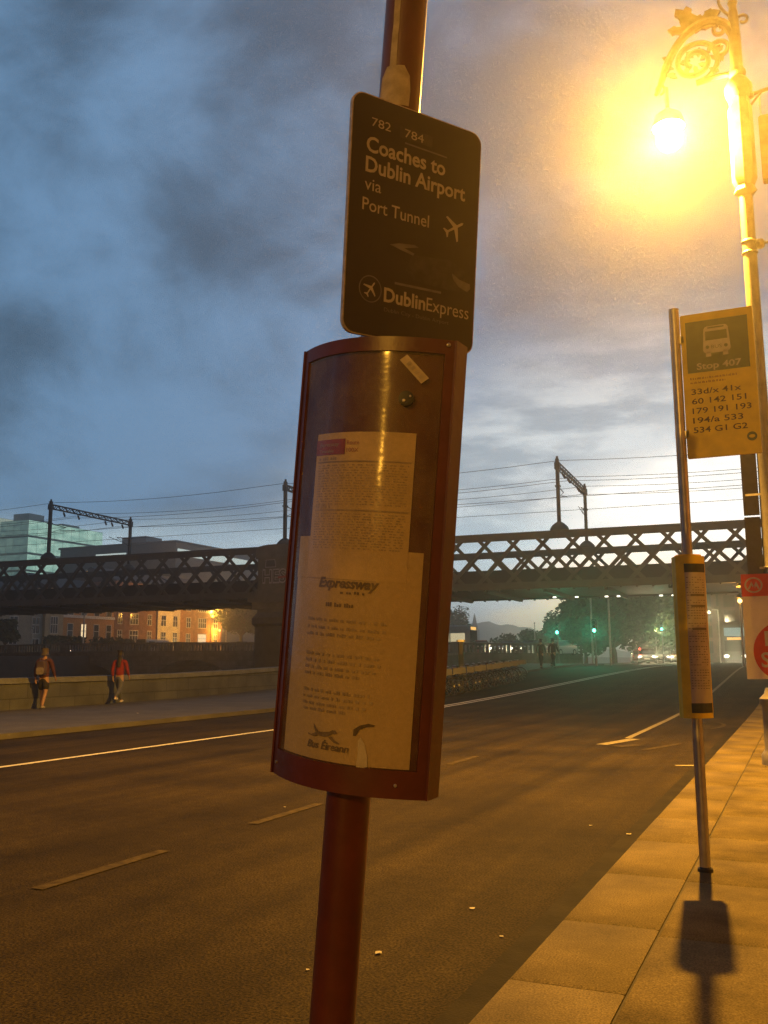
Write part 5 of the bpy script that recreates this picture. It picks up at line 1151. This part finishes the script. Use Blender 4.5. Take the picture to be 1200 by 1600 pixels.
    Hh = [((0, -.0, 1.56), (.07, .06)), ((0, .0, 1.63), (.088, .098)), ((0, .015, 1.685), (.074, .082)), ((0, .015, 1.725), (.040, .046))]; HB = [(0, 1), (1, 2), (2, 3)]
    if hairlen: Hh += [((0, -.045, 1.50), (.085, .05)), ((0, -.095, 1.36), (.085, .04)), ((0, -.10, 1.36 - hairlen), (.06, .03))]; HB += [(0, 4), (4, 5), (5, 6)]
    skinmesh('hair', Hh, HB, hair, o, root=1)
    if pack:
        m1, m2 = pack; k = MB(); k.prism(rrect(.30, .44, .10), lambda x, z, q: Vector((x * (1 - .18 * (q == 0)), -.115 - .15 * (1 - q), 1.18 + z * (1 - .12 * (q == 0)))))
        bp_ = k.build('backpack', m1, o); bv = bp_.modifiers.new('bevel', 'BEVEL'); bv.width = .03; bv.segments = 3
        k = MB(); k.prism(rrect(.22, .20, .05), lambda x, z, q: Vector((x, -.262 - .03 * (1 - q), 1.09 + z))); k.build('pocket', m2, bp_)
        for sd in (-1, 1):
            k = MB(); k.tube([(sd * .10, -.12, 1.36), (sd * .12, -.02, 1.47), (sd * .12, .10, 1.40), (sd * .12, .135, 1.24), (sd * .13, .0, 1.05), (sd * .12, -.11, 1.02)], .018, 6); k.build('strap', m1, bp_)
    return o
FACE = lambda dx_, dy_: math.atan2(-dx_, dy_)
wg = 'walkers along the river wall'
w1, w2 = onz(66, 1109, .145), onz(185, 1107, .14); w1.x, w1.y = -20.1, w1.y * 20.1 / -w1.x; w2.x, w2.y = -20.0, w2.y * 20.0 / -w2.x
person((w1.x, w1.y, .145), FACE(-.12, 1) + .2, 1.70, .20, 'person in a burgundy top and dark shorts with pale backpack by the wall', mat('burgundy_cloth', (.055, .014, .020), .9, .2, 10), mat('black_cloth', (.014, .014, .017), .9, .2, 10), True, mat('light_hair', (.07, .055, .04), .7, .2, 30), 0, mat('grey_shoe', (.25, .23, .21), .7), (mat('dark_pack', (.055, .035, .045), .8, .25, 10), mat('pale_pack', (.16, .14, .145), .8, .25, 10)), .25, wg, .06)
person((w2.x, w2.y, .14), FACE(-.25, 1), 1.66, .42, 'person in a red jacket and jeans with long dark hair by the wall', mat('red_cloth', (.17, .010, .010), .85, .15, 10), mat('denim', (.075, .085, .12), .9, .2, 14), False, mat('dark_hair', (.014, .010, .009), .6, .2, 30), .18, mat('white_shoe', (.62, .58, .55), .7), None, .18, wg, .0)
fg = 'walkers crossing under the bridge'
dk1 = mat('dark_coat', (.028, .026, .026), .9, .2, 10); dk2 = mat('dark_trousers', (.02, .02, .024), .9, .2, 10)
p3, p4 = at(846, 1046, 56), at(865, 1048, 56)
person((p3.x, p3.y, zg(p3.y) + .1), FACE(.2, 1), 1.72, .25, 'far walker in dark coat, left of the pair under the bridge', dk1, dk2, False, MATS['dark_hair'], 0, rubber, None, .2, fg, .25)
person((p4.x, p4.y, zg(p4.y) + .1), FACE(.3, 1), 1.75, .35, 'far walker in dark clothes, right of the pair under the bridge', dk2, dk2, False, MATS['dark_hair'], 0, rubber, None, .3, fg, .05)

# ------------------------------------------------------------------ litter
lp = mat('litter_paper', (.38, .36, .30), .8, .15, 40, .2, 80)
where = ['below the timetable case beside the pole', 'on the road near the kerb', 'close to the gutter nearest the camera', 'at the kerb edge half way to the yellow stop', 'on the lane dash left of the maroon pole', 'left of the maroon pole at the bottom', 'on the far pavement beside the red jacket walker', 'on the road right of the timetable case']
for i, (px, py, s_) in enumerate(((591, 1491, .035), (738, 1421, .030), (783, 1465, .026), (983, 1305, .045), (445, 1262, .03), (481, 1517, .02), (215, 1124, .07), (923, 1291, .03))):
    p = onz(px, py, .0); rl = random.Random(i + 40); mb = MB(); n = 7
    s_ *= .62; ring = [(s_ * rl.uniform(.6, 1.2) * math.cos(2 * PI * k / n), s_ * rl.uniform(.6, 1.2) * math.sin(2 * PI * k / n), rl.uniform(.003, .4 * s_)) for k in range(n)]
    mb.add(ring + [(0, 0, .35 * s_), (0, 0, .0)], [(k, (k + 1) % n, n) for k in range(n)] + [((k + 1) % n, k, n + 1) for k in range(n)])
    o = mb.build('litter_scrap', lp, smooth=False); o.location = (p.x, p.y, .004 if i != 6 else .15); tag(o, 'crumpled pale scrap of litter ' + where[i], 'litter', 'scraps of litter on the street')

# ------------------------------------------------------------------ terraces on the near side of the street, out of view, added to block sky light
def terrace(y0, y1, h, m_, label):
    o = empty('street_terrace', (5.2, y0, .1), 0, label, 'building', 'buildings along the near pavement'); L = y1 - y0
    MB().box(0, 10, .02, L - .02, -.4, h).build('wall', m_, o, smooth=False); MB().box(-.25, 10, .0, L, h + .002, h + .5).build('cornice', whiter, o, smooth=False)
    n = max(2, int(L / 3.2))
    for f in range(int(h / 3.4)):
        for k in range(n):
            a = L * (k + .28) / n; b = L * (k + .72) / n; z = 1.0 + 3.4 * f
            w = MB(); w.box(-.05, .0, a - .08, b + .08, z - .08, z + 2.0); q = w.build('window', white_f, o, smooth=False); MB().box(-.065, -.052, a, b, z, z + 1.92).build('pane', glassd, q, smooth=False)
terrace(-60, -38, 15, brick_b, 'brown brick terrace farthest behind the viewer'); terrace(-38, -14, 17.5, MATS['dark_stone'], 'tall dark stone block behind the viewer'); terrace(-14, 10, 14, brick_o, 'orange brick terrace beside the bus stops'); terrace(10, 32, 18, MATS['dark_stone'], 'tall dark stone block beside the ornate lamp'); terrace(32, 54, 15, brick_b, 'brown brick terrace next to the railway bridge')
# ------------------------------------------------------------------ even haze, added for the lamp halos and distant fading
hz = MB().box(-3050, 3050, -3050, 3050, -7.5, 41.0).build('haze', bpy.data.materials.new('haze_air'), smooth=False); tag(hz, kind='stuff')
hm = hz.data.materials[0]; hm.cycles.homogeneous_volume = True; hm.use_nodes = True; t = hm.node_tree; t.nodes.clear()
pv = t.nodes.new('ShaderNodeVolumePrincipled'); pv.inputs['Color'].default_value = (.95, .95, .95, 1); pv.inputs['Density'].default_value = HAZE; pv.inputs['Anisotropy'].default_value = .85
ou = t.nodes.new('ShaderNodeOutputMaterial'); t.links.new(pv.outputs[0], ou.inputs['Volume'])
